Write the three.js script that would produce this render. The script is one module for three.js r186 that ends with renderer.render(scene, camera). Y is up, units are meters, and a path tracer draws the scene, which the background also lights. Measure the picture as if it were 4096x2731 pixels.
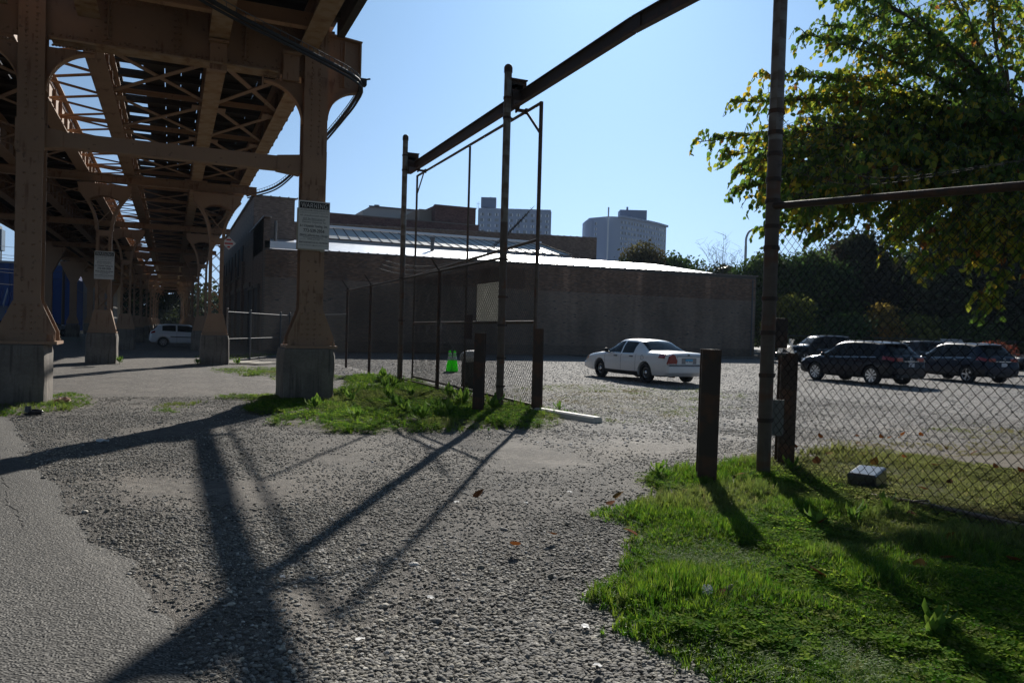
import * as THREE from 'three';
import { mergeGeometries, toCreasedNormals } from 'three/addons/utils/BufferGeometryUtils.js';
import { RoundedBoxGeometry } from 'three/addons/geometries/RoundedBoxGeometry.js';
import { Brush, Evaluator, SUBTRACTION } from 'three-bvh-csg';

// ---------------------------------------------------------------- camera, sky, sun, exposure
// Ground frame: x runs across the elevated railway, -z runs along it away from the viewer, y is up, metres.
const RAD = Math.PI / 180;
const scene = new THREE.Scene();
const camera = new THREE.PerspectiveCamera(47.07, 1024 / 682, 0.1, 3000);
camera.position.set(0, 1.7, 0);
camera.rotation.order = 'YXZ';
camera.rotation.set(-0.83 * RAD, -23.5 * RAD, 1.55 * RAD);
scene.add(camera);
const renderer = new THREE.WebGLRenderer({ antialias: true });
renderer.setSize(1024, 682);
renderer.toneMapping = THREE.LinearToneMapping;
renderer.toneMappingExposure = 1.27;
renderer.shadowMap.enabled = true;
renderer.shadowMap.type = THREE.PCFSoftShadowMap;
const SUN = new THREE.Vector3(Math.cos(28 * RAD) * Math.sin(30.3 * RAD), Math.sin(28 * RAD), -Math.cos(28 * RAD) * Math.cos(30.3 * RAD));
const sun = new THREE.DirectionalLight(new THREE.Color(1, 0.95, 0.865), 5.0);
sun.position.copy(SUN).multiplyScalar(200);
sun.castShadow = true;
sun.shadow.mapSize.set(4096, 4096);
Object.assign(sun.shadow.camera, { left: -80, right: 80, top: 80, bottom: -80, near: 1, far: 500 });
scene.add(sun); scene.add(sun.target);
{ // clear autumn sky: CIE clear-sky luminance, blue overhead and pale towards the horizon and the sun
  const Wd = 1024, Hd = 512, data = new Float32Array(Wd * Hd * 4), half = Math.PI / 2;
  const phi = c => 1 - Math.exp(-0.32 / Math.max(c, 0.02));
  const fg = g => 1 + 7 * (Math.exp(-2.6 * g) - Math.exp(-2.6 * half)) + 0.45 * Math.cos(g) ** 2;
  for (let j = 0; j < Hd; j++) for (let i = 0; i < Wd; i++) {
    const el = ((j + 0.5) / Hd - 0.5) * Math.PI, az = ((i + 0.5) / Wd - 0.5) * 2 * Math.PI;
    const d = new THREE.Vector3(Math.cos(el) * Math.cos(az), Math.sin(el), Math.cos(el) * Math.sin(az));
    const up = Math.max(d.y, 0), g = Math.acos(Math.min(1, d.dot(SUN)));
    const hz = Math.exp(-up * 4.2), gl = Math.exp(-g * 4.0);
    const L = 0.165 * phi(up) * fg(g) * (1 + 0.6 * hz * hz);
    const w = Math.min(1, hz * 0.95 + gl * 0.5);
    const r = 0.52 + (0.74 - 0.52) * w, gg = 0.98 + (1.02 - 0.98) * w, b = 1.72 + (1.34 - 1.72) * w;
    const k = 4 * (j * Wd + i);
    data[k] = L * r; data[k + 1] = L * gg; data[k + 2] = L * b; data[k + 3] = 1;
    if (d.y < 0) { data[k] = 0.06; data[k + 1] = 0.06; data[k + 2] = 0.06; }
  }
  const t = new THREE.DataTexture(data, Wd, Hd, THREE.RGBAFormat, THREE.FloatType);
  t.mapping = THREE.EquirectangularReflectionMapping; t.magFilter = t.minFilter = THREE.LinearFilter; t.needsUpdate = true;
  scene.background = t; scene.environment = t;
}
scene.fog = new THREE.FogExp2(new THREE.Color(0.62, 0.78, 1.0), 0.0002);

// ---------------------------------------------------------------- helpers
function rng(s) { return () => { s |= 0; s = s + 0x6D2B79F5 | 0; let t = Math.imul(s ^ s >>> 15, 1 | s); t = t + Math.imul(t ^ t >>> 7, 61 | t) ^ t; return ((t ^ t >>> 14) >>> 0) / 4294967296; }; }
const R0 = rng(7);
const V = (x, y, z) => new THREE.Vector3(x, y, z);
const P = (u, h, w) => new THREE.Vector3(u, h, -w);               // across, up, along
const lerp = (a, b, t) => a + (b - a) * t, clamp = (x, a = 0, b = 1) => Math.min(b, Math.max(a, x));
const sstep = (a, b, x) => { const t = clamp((x - a) / (b - a)); return t * t * (3 - 2 * t); };
function hash(x, y, s) { let h = Math.imul(x, 374761393) + Math.imul(y, 668265263) + Math.imul(s, 1442695041) | 0; h = Math.imul(h ^ h >>> 13, 1274126177); return ((h ^ h >>> 16) >>> 0) / 4294967296; }
function vnoise(x, y, per, s) {
  const xi = Math.floor(x), yi = Math.floor(y), fx = x - xi, fy = y - yi, m = a => per ? ((a % per) + per) % per : a;
  const u = fx * fx * (3 - 2 * fx), v = fy * fy * (3 - 2 * fy);
  return lerp(lerp(hash(m(xi), m(yi), s), hash(m(xi + 1), m(yi), s), u), lerp(hash(m(xi), m(yi + 1), s), hash(m(xi + 1), m(yi + 1), s), u), v);
}
function fbm(x, y, per, s, oct = 4) { if (!per) { const q = 0.86 * x - 0.51 * y; y = 0.51 * x + 0.86 * y; x = q; } let a = 0.5, r = 0, t = 0; for (let o = 0; o < oct; o++) { r += a * vnoise(x, y, per, s + o); t += a; if (per) { x *= 2; y *= 2; per *= 2; } else { const q = 1.62 * x - 1.18 * y + 7.3; y = 1.18 * x + 1.62 * y + 3.1; x = q; } a *= 0.5; } return r / t; }
const enc = c => Math.round(255 * clamp(c <= 0.0031308 ? 12.92 * c : 1.055 * Math.pow(c, 1 / 2.4) - 0.055));
// a tiling texture; fn(u, v) gives [r, g, b] linear colour (or one grey value for data maps)
function tex(size, metres, fn, colour = true) {
  const d = new Uint8Array(size * size * 4);
  for (let j = 0; j < size; j++) for (let i = 0; i < size; i++) {
    const c = fn(i / size, j / size), k = 4 * (j * size + i);
    for (let q = 0; q < 3; q++) { const v = Array.isArray(c) ? c[q] : c; d[k + q] = colour ? enc(v) : Math.round(255 * clamp(v)); }
    d[k + 3] = 255;
  }
  const t = new THREE.DataTexture(d, size, size);
  t.wrapS = t.wrapT = THREE.RepeatWrapping; t.magFilter = THREE.LinearFilter; t.minFilter = THREE.LinearMipmapLinearFilter; t.generateMipmaps = true;
  if (colour) t.colorSpace = THREE.SRGBColorSpace;
  t.repeat.set(1 / metres, 1 / metres); t.needsUpdate = true;
  return t;
}
const mix3 = (a, b, t) => [lerp(a[0], b[0], t), lerp(a[1], b[1], t), lerp(a[2], b[2], t)];
const col = (r, g, b) => new THREE.Color(r, g, b);
const std = (r, g, b, rough = 0.8, o = {}) => new THREE.MeshStandardMaterial({ color: col(r, g, b), roughness: rough, ...o });

// every geometry becomes non-indexed with position, normal and uv in metres (box projection)
function flat(g) {
  const n = g.index ? g.toNonIndexed() : g;
  for (const a of Object.keys(n.attributes)) if (!['position', 'normal', 'uv'].includes(a)) n.deleteAttribute(a);
  if (!n.attributes.normal) n.computeVertexNormals();
  if (!n.attributes.uv) n.setAttribute('uv', new THREE.BufferAttribute(new Float32Array(n.attributes.position.count * 2), 2));
  return n;
}
function boxUV(g) {
  const p = g.attributes.position, uv = g.attributes.uv, a = V(), b = V(), c = V();
  for (let i = 0; i < p.count; i += 3) {
    a.fromBufferAttribute(p, i); b.fromBufferAttribute(p, i + 1).sub(a); c.fromBufferAttribute(p, i + 2).sub(a); b.cross(c);
    const X = Math.abs(b.x), Y = Math.abs(b.y), Z = Math.abs(b.z);
    for (let k = i; k < i + 3; k++) {
      const x = p.getX(k), y = p.getY(k), z = p.getZ(k);
      if (Y >= X && Y >= Z) uv.setXY(k, x, z); else if (X >= Z) uv.setXY(k, z, y); else uv.setXY(k, x, y);
    }
  }
  return g;
}
const bases = new Map(), counts = {};
function numbered(n) { const c = counts[n] = (counts[n] ?? -1) + 1; return c ? n + '_' + String(c).padStart(3, '0') : n; }
function tag(o, label, category, group) { o.userData.label = label; o.userData.category = category; if (group) o.userData.group = group; return o; }
function thing(name, label, category, pos = [0, 0, 0], group) {
  const o = new THREE.Group(); o.name = numbered(name); o.position.set(...pos); scene.add(o); bases.set(o, V(...pos));
  return tag(o, label, category, group);
}
function merge(geos, keepUV) {
  const l = (Array.isArray(geos) ? geos : [geos]).map(flat);
  const g = l.length > 1 ? mergeGeometries(l) : l[0];
  return keepUV ? g : boxUV(g);
}
// a named part in world coordinates under a thing (or under one of its parts)
function part(name, geos, mat, parent, keepUV) {
  const g = merge(geos, keepUV), b = bases.get(parent);
  if (b) g.translate(-b.x, -b.y, -b.z);
  const m = new THREE.Mesh(g, mat); m.name = name; parent.add(m); if (b) bases.set(m, b);
  return m;
}
function struct(name, geos, mat, keepUV) { const m = new THREE.Mesh(merge(geos, keepUV), mat); m.name = numbered(name); m.userData.kind = 'structure'; scene.add(m); return m; }
function single(name, label, category, geos, mat, pos, group, keepUV) {    // a thing that is one mesh, built round its own base
  const m = new THREE.Mesh(merge(geos, keepUV), mat); m.name = numbered(name); m.position.set(...pos); scene.add(m);
  return tag(m, label, category, group);
}
function inst(name, geo, mat, list, parent, stuff = true) {                // list of [Matrix4, Color?]
  const m = new THREE.InstancedMesh(geo, mat, list.length); m.name = parent === scene ? numbered(name) : name;
  list.forEach(([mt, c], i) => { m.setMatrixAt(i, mt); if (c) m.setColorAt(i, c); });
  if (stuff) m.userData.kind = 'stuff';
  parent.add(m); return m;
}
function box(u, h, w, su, sh, sw, ry = 0) { const g = new THREE.BoxGeometry(su, sh, sw); if (ry) g.rotateY(ry); g.translate(u, h, -w); return g; }   // centre and size
function rbox(u, h, w, su, sh, sw, r = 0.03, ry = 0) { const g = new RoundedBoxGeometry(su, sh, sw, 2, r); if (ry) g.rotateY(ry); g.translate(u, h, -w); return g; }
const XA = V(1, 0, 0), YA = V(0, 1, 0);
function bar(p, q, wd, ht, up = YA) {                                     // rectangular bar from p to q
  const d = q.clone().sub(p), L = d.length(); d.normalize();
  let s = d.clone().cross(up); if (s.lengthSq() < 1e-6) s = d.clone().cross(XA); s.normalize();
  const t = s.clone().cross(d);
  const g = new THREE.BoxGeometry(L, ht, wd), m = new THREE.Matrix4().makeBasis(d, t, s).setPosition(p.clone().add(q).multiplyScalar(0.5));
  return g.applyMatrix4(m);
}
function rod(p, q, r0, r1 = r0, n = 10) {                                  // round bar from p to q
  const d = q.clone().sub(p), g = new THREE.CylinderGeometry(r1, r0, d.length(), n);
  return g.applyMatrix4(new THREE.Matrix4().makeRotationFromQuaternion(new THREE.Quaternion().setFromUnitVectors(YA, d.clone().normalize())).setPosition(p.clone().add(q).multiplyScalar(0.5)));
}
function tube(pts, r, seg = 24, n = 6) { return new THREE.TubeGeometry(new THREE.CatmullRomCurve3(pts), seg, r, n); }
function limb(pts, r0, r1, seg = 10, n = 7) {                              // tapered bent tube
  const c = new THREE.CatmullRomCurve3(pts), g = new THREE.TubeGeometry(c, seg, 1, n), p = g.attributes.position, per = n + 1, q = V(), o = V();
  for (let i = 0; i <= seg; i++) { c.getPointAt(i / seg, o); const r = lerp(r0, r1, i / seg); for (let k = 0; k < per; k++) { q.fromBufferAttribute(p, i * per + k).sub(o).multiplyScalar(r).add(o); p.setXYZ(i * per + k, q.x, q.y, q.z); } }
  return g;
}
// outline in (u, h) extruded along w, front face at w0
function slab(pts, w0, thick) { const s = new THREE.Shape(pts.map(p => new THREE.Vector2(p[0], p[1]))); const g = new THREE.ExtrudeGeometry(s, { depth: thick, bevelEnabled: false, curveSegments: 8 }); g.translate(0, 0, -w0 - thick); return g; }
function chainLink(A, B, h0, h1, d, r) {                                   // woven wires: each zigzags upwards and hooks its neighbours
  const dir = B.clone().sub(A); dir.y = 0; const L = dir.length(); dir.normalize(); const nrm = V(-dir.z, 0, dir.x);
  const n = Math.floor(L / (d / 2)), m = Math.floor((h1 - h0) / (d / 2)), pos = new Float32Array(n * m * 54), nor = new Float32Array(n * m * 54); let k = 0;
  const ring = [0, 1, 2].map(i => [Math.cos(i * 2.094), Math.sin(i * 2.094)]), a = V(), b = V(), e = V(), s = V();
  for (let i = 0; i < n; i++) for (let j = 0; j < m; j++) {
    const at = (q, o) => { const x = (i + ((i + q) & 1 ? 1.04 : -0.04)) * d / 2, y = h0 + q * d / 2; return o.copy(A).addScaledVector(dir, x).addScaledVector(nrm, (q & 1 ? 1 : -1) * r * 0.7).setY(y); };
    at(j, a); at(j + 1, b); e.copy(b).sub(a).normalize(); s.copy(e).cross(nrm).normalize();
    const pt = (base, q) => [base.x + (s.x * ring[q][0] + nrm.x * ring[q][1]) * r, base.y + (s.y * ring[q][0] + nrm.y * ring[q][1]) * r, base.z + (s.z * ring[q][0] + nrm.z * ring[q][1]) * r];
    for (let q = 0; q < 3; q++) { const q2 = (q + 1) % 3;
      for (const [bb, qq] of [[a, q], [a, q2], [b, q2], [a, q], [b, q2], [b, q]]) { const v = pt(bb, qq); pos.set(v, k); nor.set([(v[0] - bb.x) / r, (v[1] - bb.y) / r, (v[2] - bb.z) / r], k); k += 3; } }
  }
  const g = new THREE.BufferGeometry(); g.setAttribute('position', new THREE.BufferAttribute(pos, 3)); g.setAttribute('normal', new THREE.BufferAttribute(nor, 3)); g.setAttribute('uv', new THREE.BufferAttribute(new Float32Array(n * m * 36), 2));
  return g;
}
const inPoly = (p, x, y) => { let r = false; for (let i = 0, j = p.length - 1; i < p.length; j = i++) if ((p[i][1] > y) !== (p[j][1] > y) && x < (p[j][0] - p[i][0]) * (y - p[i][1]) / (p[j][1] - p[i][1]) + p[i][0]) r = !r; return r; };
const polyDist = (p, x, y) => { let d = 1e9; for (let i = 0, j = p.length - 1; i < p.length; j = i++) { const ax = p[j][0], ay = p[j][1], bx = p[i][0] - ax, by = p[i][1] - ay, t = clamp(((x - ax) * bx + (y - ay) * by) / (bx * bx + by * by)); d = Math.min(d, Math.hypot(x - ax - bx * t, y - ay - by * t)); } return inPoly(p, x, y) ? d : -d; };

// ---------------------------------------------------------------- materials
const steelMap = tex(512, 2.4, (u, v) => {
  const n = fbm(u * 6, v * 6, 6, 11, 5), st = fbm(u * 40, v * 3, 40, 23, 3), sp = fbm(u * 24, v * 24, 24, 31, 3);
  let c = mix3([0.34, 0.205, 0.12], [0.26, 0.155, 0.092], n);
  c = mix3(c, [0.15, 0.065, 0.028], sstep(0.58, 0.76, n * 0.45 + st * 0.55) * 0.85);
  return mix3(c, [0.09, 0.05, 0.03], sstep(0.76, 0.86, sp) * 0.6);
});
const steelBump = tex(256, 1.2, (u, v) => fbm(u * 16, v * 16, 16, 5, 4), false);
const M = {};
M.steel = new THREE.MeshStandardMaterial({ map: steelMap, bumpMap: steelBump, bumpScale: 0.004, roughness: 0.62 });
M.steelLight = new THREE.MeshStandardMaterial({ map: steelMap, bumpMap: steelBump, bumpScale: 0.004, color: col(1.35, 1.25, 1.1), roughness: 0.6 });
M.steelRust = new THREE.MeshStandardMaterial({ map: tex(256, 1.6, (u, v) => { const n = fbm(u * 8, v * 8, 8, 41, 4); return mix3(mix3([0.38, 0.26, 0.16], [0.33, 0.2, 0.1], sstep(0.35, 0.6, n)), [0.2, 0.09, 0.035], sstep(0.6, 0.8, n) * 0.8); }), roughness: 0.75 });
M.timber = new THREE.MeshStandardMaterial({ map: tex(256, 1.0, (u, v) => { const n = fbm(u * 3, v * 40, 0 || 40, 51, 3); return mix3([0.035, 0.028, 0.022], [0.075, 0.06, 0.048], n); }), roughness: 0.95 });
M.concrete = new THREE.MeshStandardMaterial({ map: tex(512, 2.0, (u, v) => {
  const n = fbm(u * 5, v * 5, 5, 61, 5), s = fbm(u * 30, v * 2, 30, 66, 3), f = fbm(u * 60, v * 60, 60, 67, 2);
  let c = mix3([0.25, 0.215, 0.18], [0.10, 0.086, 0.072], n); c = mix3(c, [0.07, 0.058, 0.048], sstep(0.5, 0.75, s) * 0.7); return c.map(x => x * (0.85 + 0.3 * f));
}), bumpMap: tex(256, 1.0, (u, v) => 0.6 * fbm(u * 8, v * 8, 8, 71, 3) + 0.4 * fbm(u * 40, v * 40, 40, 73, 2), false), bumpScale: 0.01, roughness: 0.9 });
M.pipe = new THREE.MeshStandardMaterial({ map: tex(256, 0.8, (u, v) => { const n = fbm(u * 5, v * 9, 5 * 9, 81, 4), b = fbm(u * 3, v * 3, 3, 85, 3); return mix3(mix3([0.13, 0.105, 0.085], [0.075, 0.05, 0.035], n), [0.11, 0.045, 0.02], sstep(0.5, 0.68, b)); }), roughness: 0.6, metalness: 0.25, bumpMap: steelBump, bumpScale: 0.003 });
M.pipeTop = new THREE.MeshStandardMaterial({ map: tex(256, 0.9, (u, v) => { const b = fbm(u * 4, v * 7, 28, 95, 4); return mix3([0.20, 0.18, 0.155], [0.12, 0.09, 0.065], sstep(0.4, 0.65, b)); }), roughness: 0.5, metalness: 0.3, bumpMap: steelBump, bumpScale: 0.002 });
M.darkIron = new THREE.MeshStandardMaterial({ map: tex(256, 0.7, (u, v) => { const b = fbm(u * 5, v * 5, 5, 97, 4); return mix3([0.045, 0.03, 0.022], [0.085, 0.04, 0.022], sstep(0.45, 0.7, b)); }), roughness: 0.7, metalness: 0.2, bumpMap: steelBump, bumpScale: 0.004 });
M.wire = std(0.05, 0.043, 0.036, 0.55, { metalness: 0.3 });
M.galv = std(0.13, 0.133, 0.137, 0.7, { metalness: 0.2 });
M.black = std(0.02, 0.02, 0.02, 0.6);
M.cable = std(0.022, 0.022, 0.023, 0.75);
M.glass = new THREE.MeshPhysicalMaterial({ color: col(0.012, 0.015, 0.018), roughness: 0.08, metalness: 0, specularIntensity: 0.22 });
M.rubber = std(0.022, 0.022, 0.023, 0.9);
M.chrome = std(0.62, 0.63, 0.65, 0.22, { metalness: 1 });
M.redLamp = new THREE.MeshPhysicalMaterial({ color: col(0.28, 0.012, 0.014), roughness: 0.15, clearcoat: 1 });
M.clearLamp = new THREE.MeshPhysicalMaterial({ color: col(0.6, 0.6, 0.6), roughness: 0.12, clearcoat: 1 });
M.amber = new THREE.MeshPhysicalMaterial({ color: col(0.7, 0.26, 0.05), roughness: 0.2, clearcoat: 1 });
const leafMat = (t = 0.45, rough = 0.95, sp = 0.3) => new THREE.MeshPhysicalMaterial({ color: 0xffffff, roughness: rough, transmission: t, thickness: 0, specularIntensity: sp });

// ---------------------------------------------------------------- ground
const grassRight = [[6.3, 8.2], [5.9, 7.95], [4.96, 7.5], [3.85, 6.36], [3.35, 5.31], [3.07, 4.61], [2.6, 3.6], [2.5, 2.6], [2.5, 0.5], [16, 0.5], [16, 8.4], [11, 8.6], [8, 8.5]];
const grassGate = [[1.3, 18.7], [1.5, 15.6], [1.76, 14.3], [2.16, 13.0], [2.89, 12.2], [3.99, 12.25], [5.58, 12.35], [6.8, 13.0], [7.25, 14.3], [7.1, 18], [6.9, 26], [5.7, 26.5], [4.4, 22], [3.4, 19.4]];
const grassStrip = [[0.6, 29.6], [1.6, 27.5], [3.1, 25.0], [4.6, 24], [5.3, 27], [4.6, 31], [2.4, 31.2]];
const grassLeft = [[-5, 14.9], [-3.2, 15.3], [-2.4, 15.75], [-1.75, 16.3], [-1.4, 17.2], [-1.55, 18.6], [-2.0, 20.2], [-2.3, 20.3], [-2.15, 17.4], [-5, 17.2]];
const tuftPoly = [[-0.5, 16.9], [-0.3, 16.1], [0.05, 15.8], [0.4, 16.4], [0.5, 17.5], [0.1, 17.8], [-0.35, 17.6]];
const lotPoly = [[7.3, 13], [9.9, 12.6], [13, 15.5], [15.2, 19.5], [14, 22.5], [10, 22.5], [7.4, 19]];
const fencePatch = [[2.4, 36.6], [5.1, 42.2], [6.3, 44], [4.2, 46], [0.8, 40]];
const lotRight = [[7.3, 8.3], [16, 8.2], [22, 11], [15, 10.6], [8.5, 9.3]];
const edgeN = (x, y) => (fbm(x * 1.3 + 9, y * 1.3 + 9, 0, 301, 3) - 0.5);
function grassAt(u, w) {                                             // 0 .. 1 how thick the green grows
  const n = edgeN(u, w);
  let g = sstep(-0.25, 0.35, polyDist(grassRight, u, w) + n * 1.0);
  if (w > 8) g *= 1 - 0.75 * sstep(6.6, 8, u);
  g = Math.max(g, sstep(-0.3, 0.4, polyDist(grassGate, u, w) + n * 1.1));
  g = Math.max(g, 0.55 * sstep(-0.3, 0.8, polyDist(grassStrip, u, w) + n * 1.4));
  g = Math.max(g, 0.9 * sstep(-0.2, 0.25, polyDist(grassLeft, u, w) + n * 0.6));
  g = Math.max(g, 0.55 * sstep(-0.15, 0.3, polyDist(tuftPoly, u, w) + n * 0.8));
  g = Math.max(g, 0.42 * sstep(-1, 2.0, polyDist(lotPoly, u, w) + n * 4));
  g = Math.max(g, 0.3 * sstep(-0.6, 0.8, polyDist(lotRight, u, w) + n * 2));
  g = Math.max(g, 0.45 * sstep(-0.4, 0.6, polyDist(fencePatch, u, w) + n * 1.2));
  return g;
}
// edge of the asphalt lane, as u at a given w
const laneEdge = w => lerp(0.8, -2.6, clamp((w - 2) / 13.5)) - Math.max(0, w - 15.5) * 0.22 + (fbm(w * 0.8, 3, 0, 303, 3) - 0.5) * 0.35 + (fbm(w * 5, 9, 0, 305, 2) - 0.5) * 0.12;
function groundH(u, w) {
  if (w > 60 || u > 45 || u < -25 || w < -6) return 0;
  const fade = 1 - sstep(30, 50, w);
  let h = ((fbm(u * 0.35 + 50, w * 0.35 + 50, 0, 311, 3) - 0.5) * 0.07 + (fbm(u * 2.2 + 50, w * 2.2 + 50, 0, 313, 3) - 0.5) * 0.028) * fade;
  h += 0.03 * sstep(0.2, 1, grassAt(u, w)) * fade;
  const a = u - laneEdge(w);                                         // ground lies a little below the lane and rises in a gravel lip
  h -= 0.09 * (1 - sstep(-0.9, 0.05, a));
  h += 0.02 * Math.exp(-(((a - 0.35) / 0.3) ** 2)) * fade;
  return h;
}
const stoneTone = new Float32Array(1024 * 1024), stoneHt = new Float32Array(1024 * 1024);
{ // pebbles: a worley pattern that tiles over two metres
  const N = 1024, C = 170, px = new Float32Array(C * C), py = new Float32Array(C * C), tn = new Float32Array(C * C), sz = new Float32Array(C * C), r = rng(91);
  for (let i = 0; i < C * C; i++) { px[i] = r(); py[i] = r(); tn[i] = r(); sz[i] = 0.55 + 0.55 * r() ** 2; }
  for (let j = 0; j < N; j++) for (let i = 0; i < N; i++) {
    const x = i / N * C, y = j / N * C, xi = Math.floor(x), yi = Math.floor(y); let b = 9, bi = 0, b2 = 9;
    for (let dy = -1; dy <= 1; dy++) for (let dx = -1; dx <= 1; dx++) {
      const cx = (xi + dx + C) % C, cy = (yi + dy + C) % C, q = cy * C + cx, d = Math.hypot(xi + dx + px[q] - x, yi + dy + py[q] - y) / sz[q];
      if (d < b) { b2 = b; b = d; bi = q; } else if (d < b2) b2 = d;
    }
    const e = clamp((b2 - b) * 2.2); stoneHt[j * N + i] = e ** 0.6 * (0.45 + 0.55 * tn[bi]) * clamp(1.25 - b * 0.8); stoneTone[j * N + i] = tn[bi] * 0.75 + 0.25 * e;
  }
}
const at1024 = (A, u, v) => A[(Math.floor(v * 1024) & 1023) * 1024 + (Math.floor(u * 1024) & 1023)];
const gravelMap = tex(1024, 2.0, (u, v) => {
  const t = at1024(stoneTone, u, v), h = at1024(stoneHt, u, v), n = fbm(u * 5, v * 5, 5, 105, 4), dirt = sstep(0.5, 0.75, n);
  let c = mix3([0.095, 0.085, 0.075], [0.29, 0.277, 0.26], t * t * 0.75 + 0.25 * h); c = mix3(c, [0.135, 0.118, 0.10], dirt * 0.4); const k = 0.35 + 1.25 * fbm(u * 34, v * 34, 34, 107, 3); return c.map(x => x * k);
});
const gravelBump = tex(1024, 2.0, (u, v) => 0.55 * at1024(stoneHt, u, v) * (1 - 0.5 * sstep(0.5, 0.75, fbm(u * 5, v * 5, 5, 105, 4))) + 0.45 * fbm(u * 40, v * 40, 40, 109, 3), false);
M.gravel = new THREE.MeshStandardMaterial({ map: gravelMap, bumpMap: gravelBump, bumpScale: 0.02, roughness: 0.88, vertexColors: true });
function grid(us, ws, hf, cf) {
  const nu = us.length, nw = ws.length, pos = new Float32Array(nu * nw * 3), uv = new Float32Array(nu * nw * 2), cl = new Float32Array(nu * nw * 3), idx = [];
  for (let j = 0; j < nw; j++) for (let i = 0; i < nu; i++) {
    const k = j * nu + i; pos.set([us[i], hf(us[i], ws[j]), -ws[j]], k * 3); uv.set([us[i], ws[j]], k * 2); cl.set(cf ? cf(us[i], ws[j]) : [1, 1, 1], k * 3);
    if (i < nu - 1 && j < nw - 1) idx.push(k, k + 1, k + nu, k + 1, k + nu + 1, k + nu);
  }
  const g = new THREE.BufferGeometry(); g.setAttribute('position', new THREE.BufferAttribute(pos, 3)); g.setAttribute('uv', new THREE.BufferAttribute(uv, 2)); g.setAttribute('color', new THREE.BufferAttribute(cl, 3)); g.setIndex(idx); g.computeVertexNormals();
  return g;
}
const span = (bands) => { const r = []; for (const [a, b, s] of bands) { const n = Math.max(1, Math.round((b - a) / s)); for (let i = 0; i < n; i++) r.push(a + (b - a) * i / n); } r.push(bands[bands.length - 1][1]); return r; };
{
  const us = span([[-500, -100, 100], [-100, -26, 8], [-26, -8, 1], [-8, 17, 0.13], [17, 46, 0.8], [46, 110, 8], [110, 700, 110]]);
  const ws = span([[-160, -20, 40], [-20, 1, 2], [1, 26, 0.13], [26, 62, 0.6], [62, 150, 8], [150, 760, 120]]);
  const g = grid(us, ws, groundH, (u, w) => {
    const n = fbm(u * 0.5 + 30, w * 0.5 + 30, 0, 321, 4), m = fbm(u * 0.12 + 70, w * 0.12 + 70, 0, 323, 3), G = grassAt(u, w);
    let k = 0.5 + 0.8 * n * n + 0.35 * (fbm(u * 2.4, w * 2.4, 0, 327, 3) - 0.5); let c = [k, k * 0.97, k * 0.935];
    const lot = sstep(4.5, 8, u) * sstep(6, 10, w);                                  // pale stone in the car park, dusty wheel tracks through the gate
    c = mix3(c, [0.95 + 0.4 * m, 0.97 + 0.4 * m, 1.0 + 0.4 * m], lot * 0.85);
    const track = Math.exp(-(((w - 9.6 - 0.10 * (u - 6) + 0.03 * (u - 6) ** 2 * (u < 6 ? 1 : 0.1)) / 1.1) ** 2)) * sstep(-1, 3, u) * sstep(0.3, 0.6, n);
    c = mix3(c, [1.35, 1.28, 1.18], track * 0.5);
    const dirt = sstep(0.5, 0.68, fbm(u * 0.7 + 5, w * 0.7 + 5, 0, 325, 4));
    c = mix3(c, [0.92, 0.84, 0.75], dirt * 0.3 * (1 - lot));
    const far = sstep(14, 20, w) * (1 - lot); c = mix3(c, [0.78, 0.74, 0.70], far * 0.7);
    c = mix3(c, [0.50, 0.46, 0.28], sstep(0.15, 0.6, G) * 0.8); c = mix3(c, [0.72, 0.6, 0.42], 0.7 * sstep(6.3, 7, u) * sstep(9.4, 8.2, w) * sstep(4, 5, w));
    if (w > 62 || u > 46 || u < -26) c = mix3(c, [0.55, 0.6, 0.4], 0.7);
    return c;
  });
  const m = new THREE.Mesh(g, M.gravel); m.name = 'ground'; m.userData.kind = 'structure'; scene.add(m);
}
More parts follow.
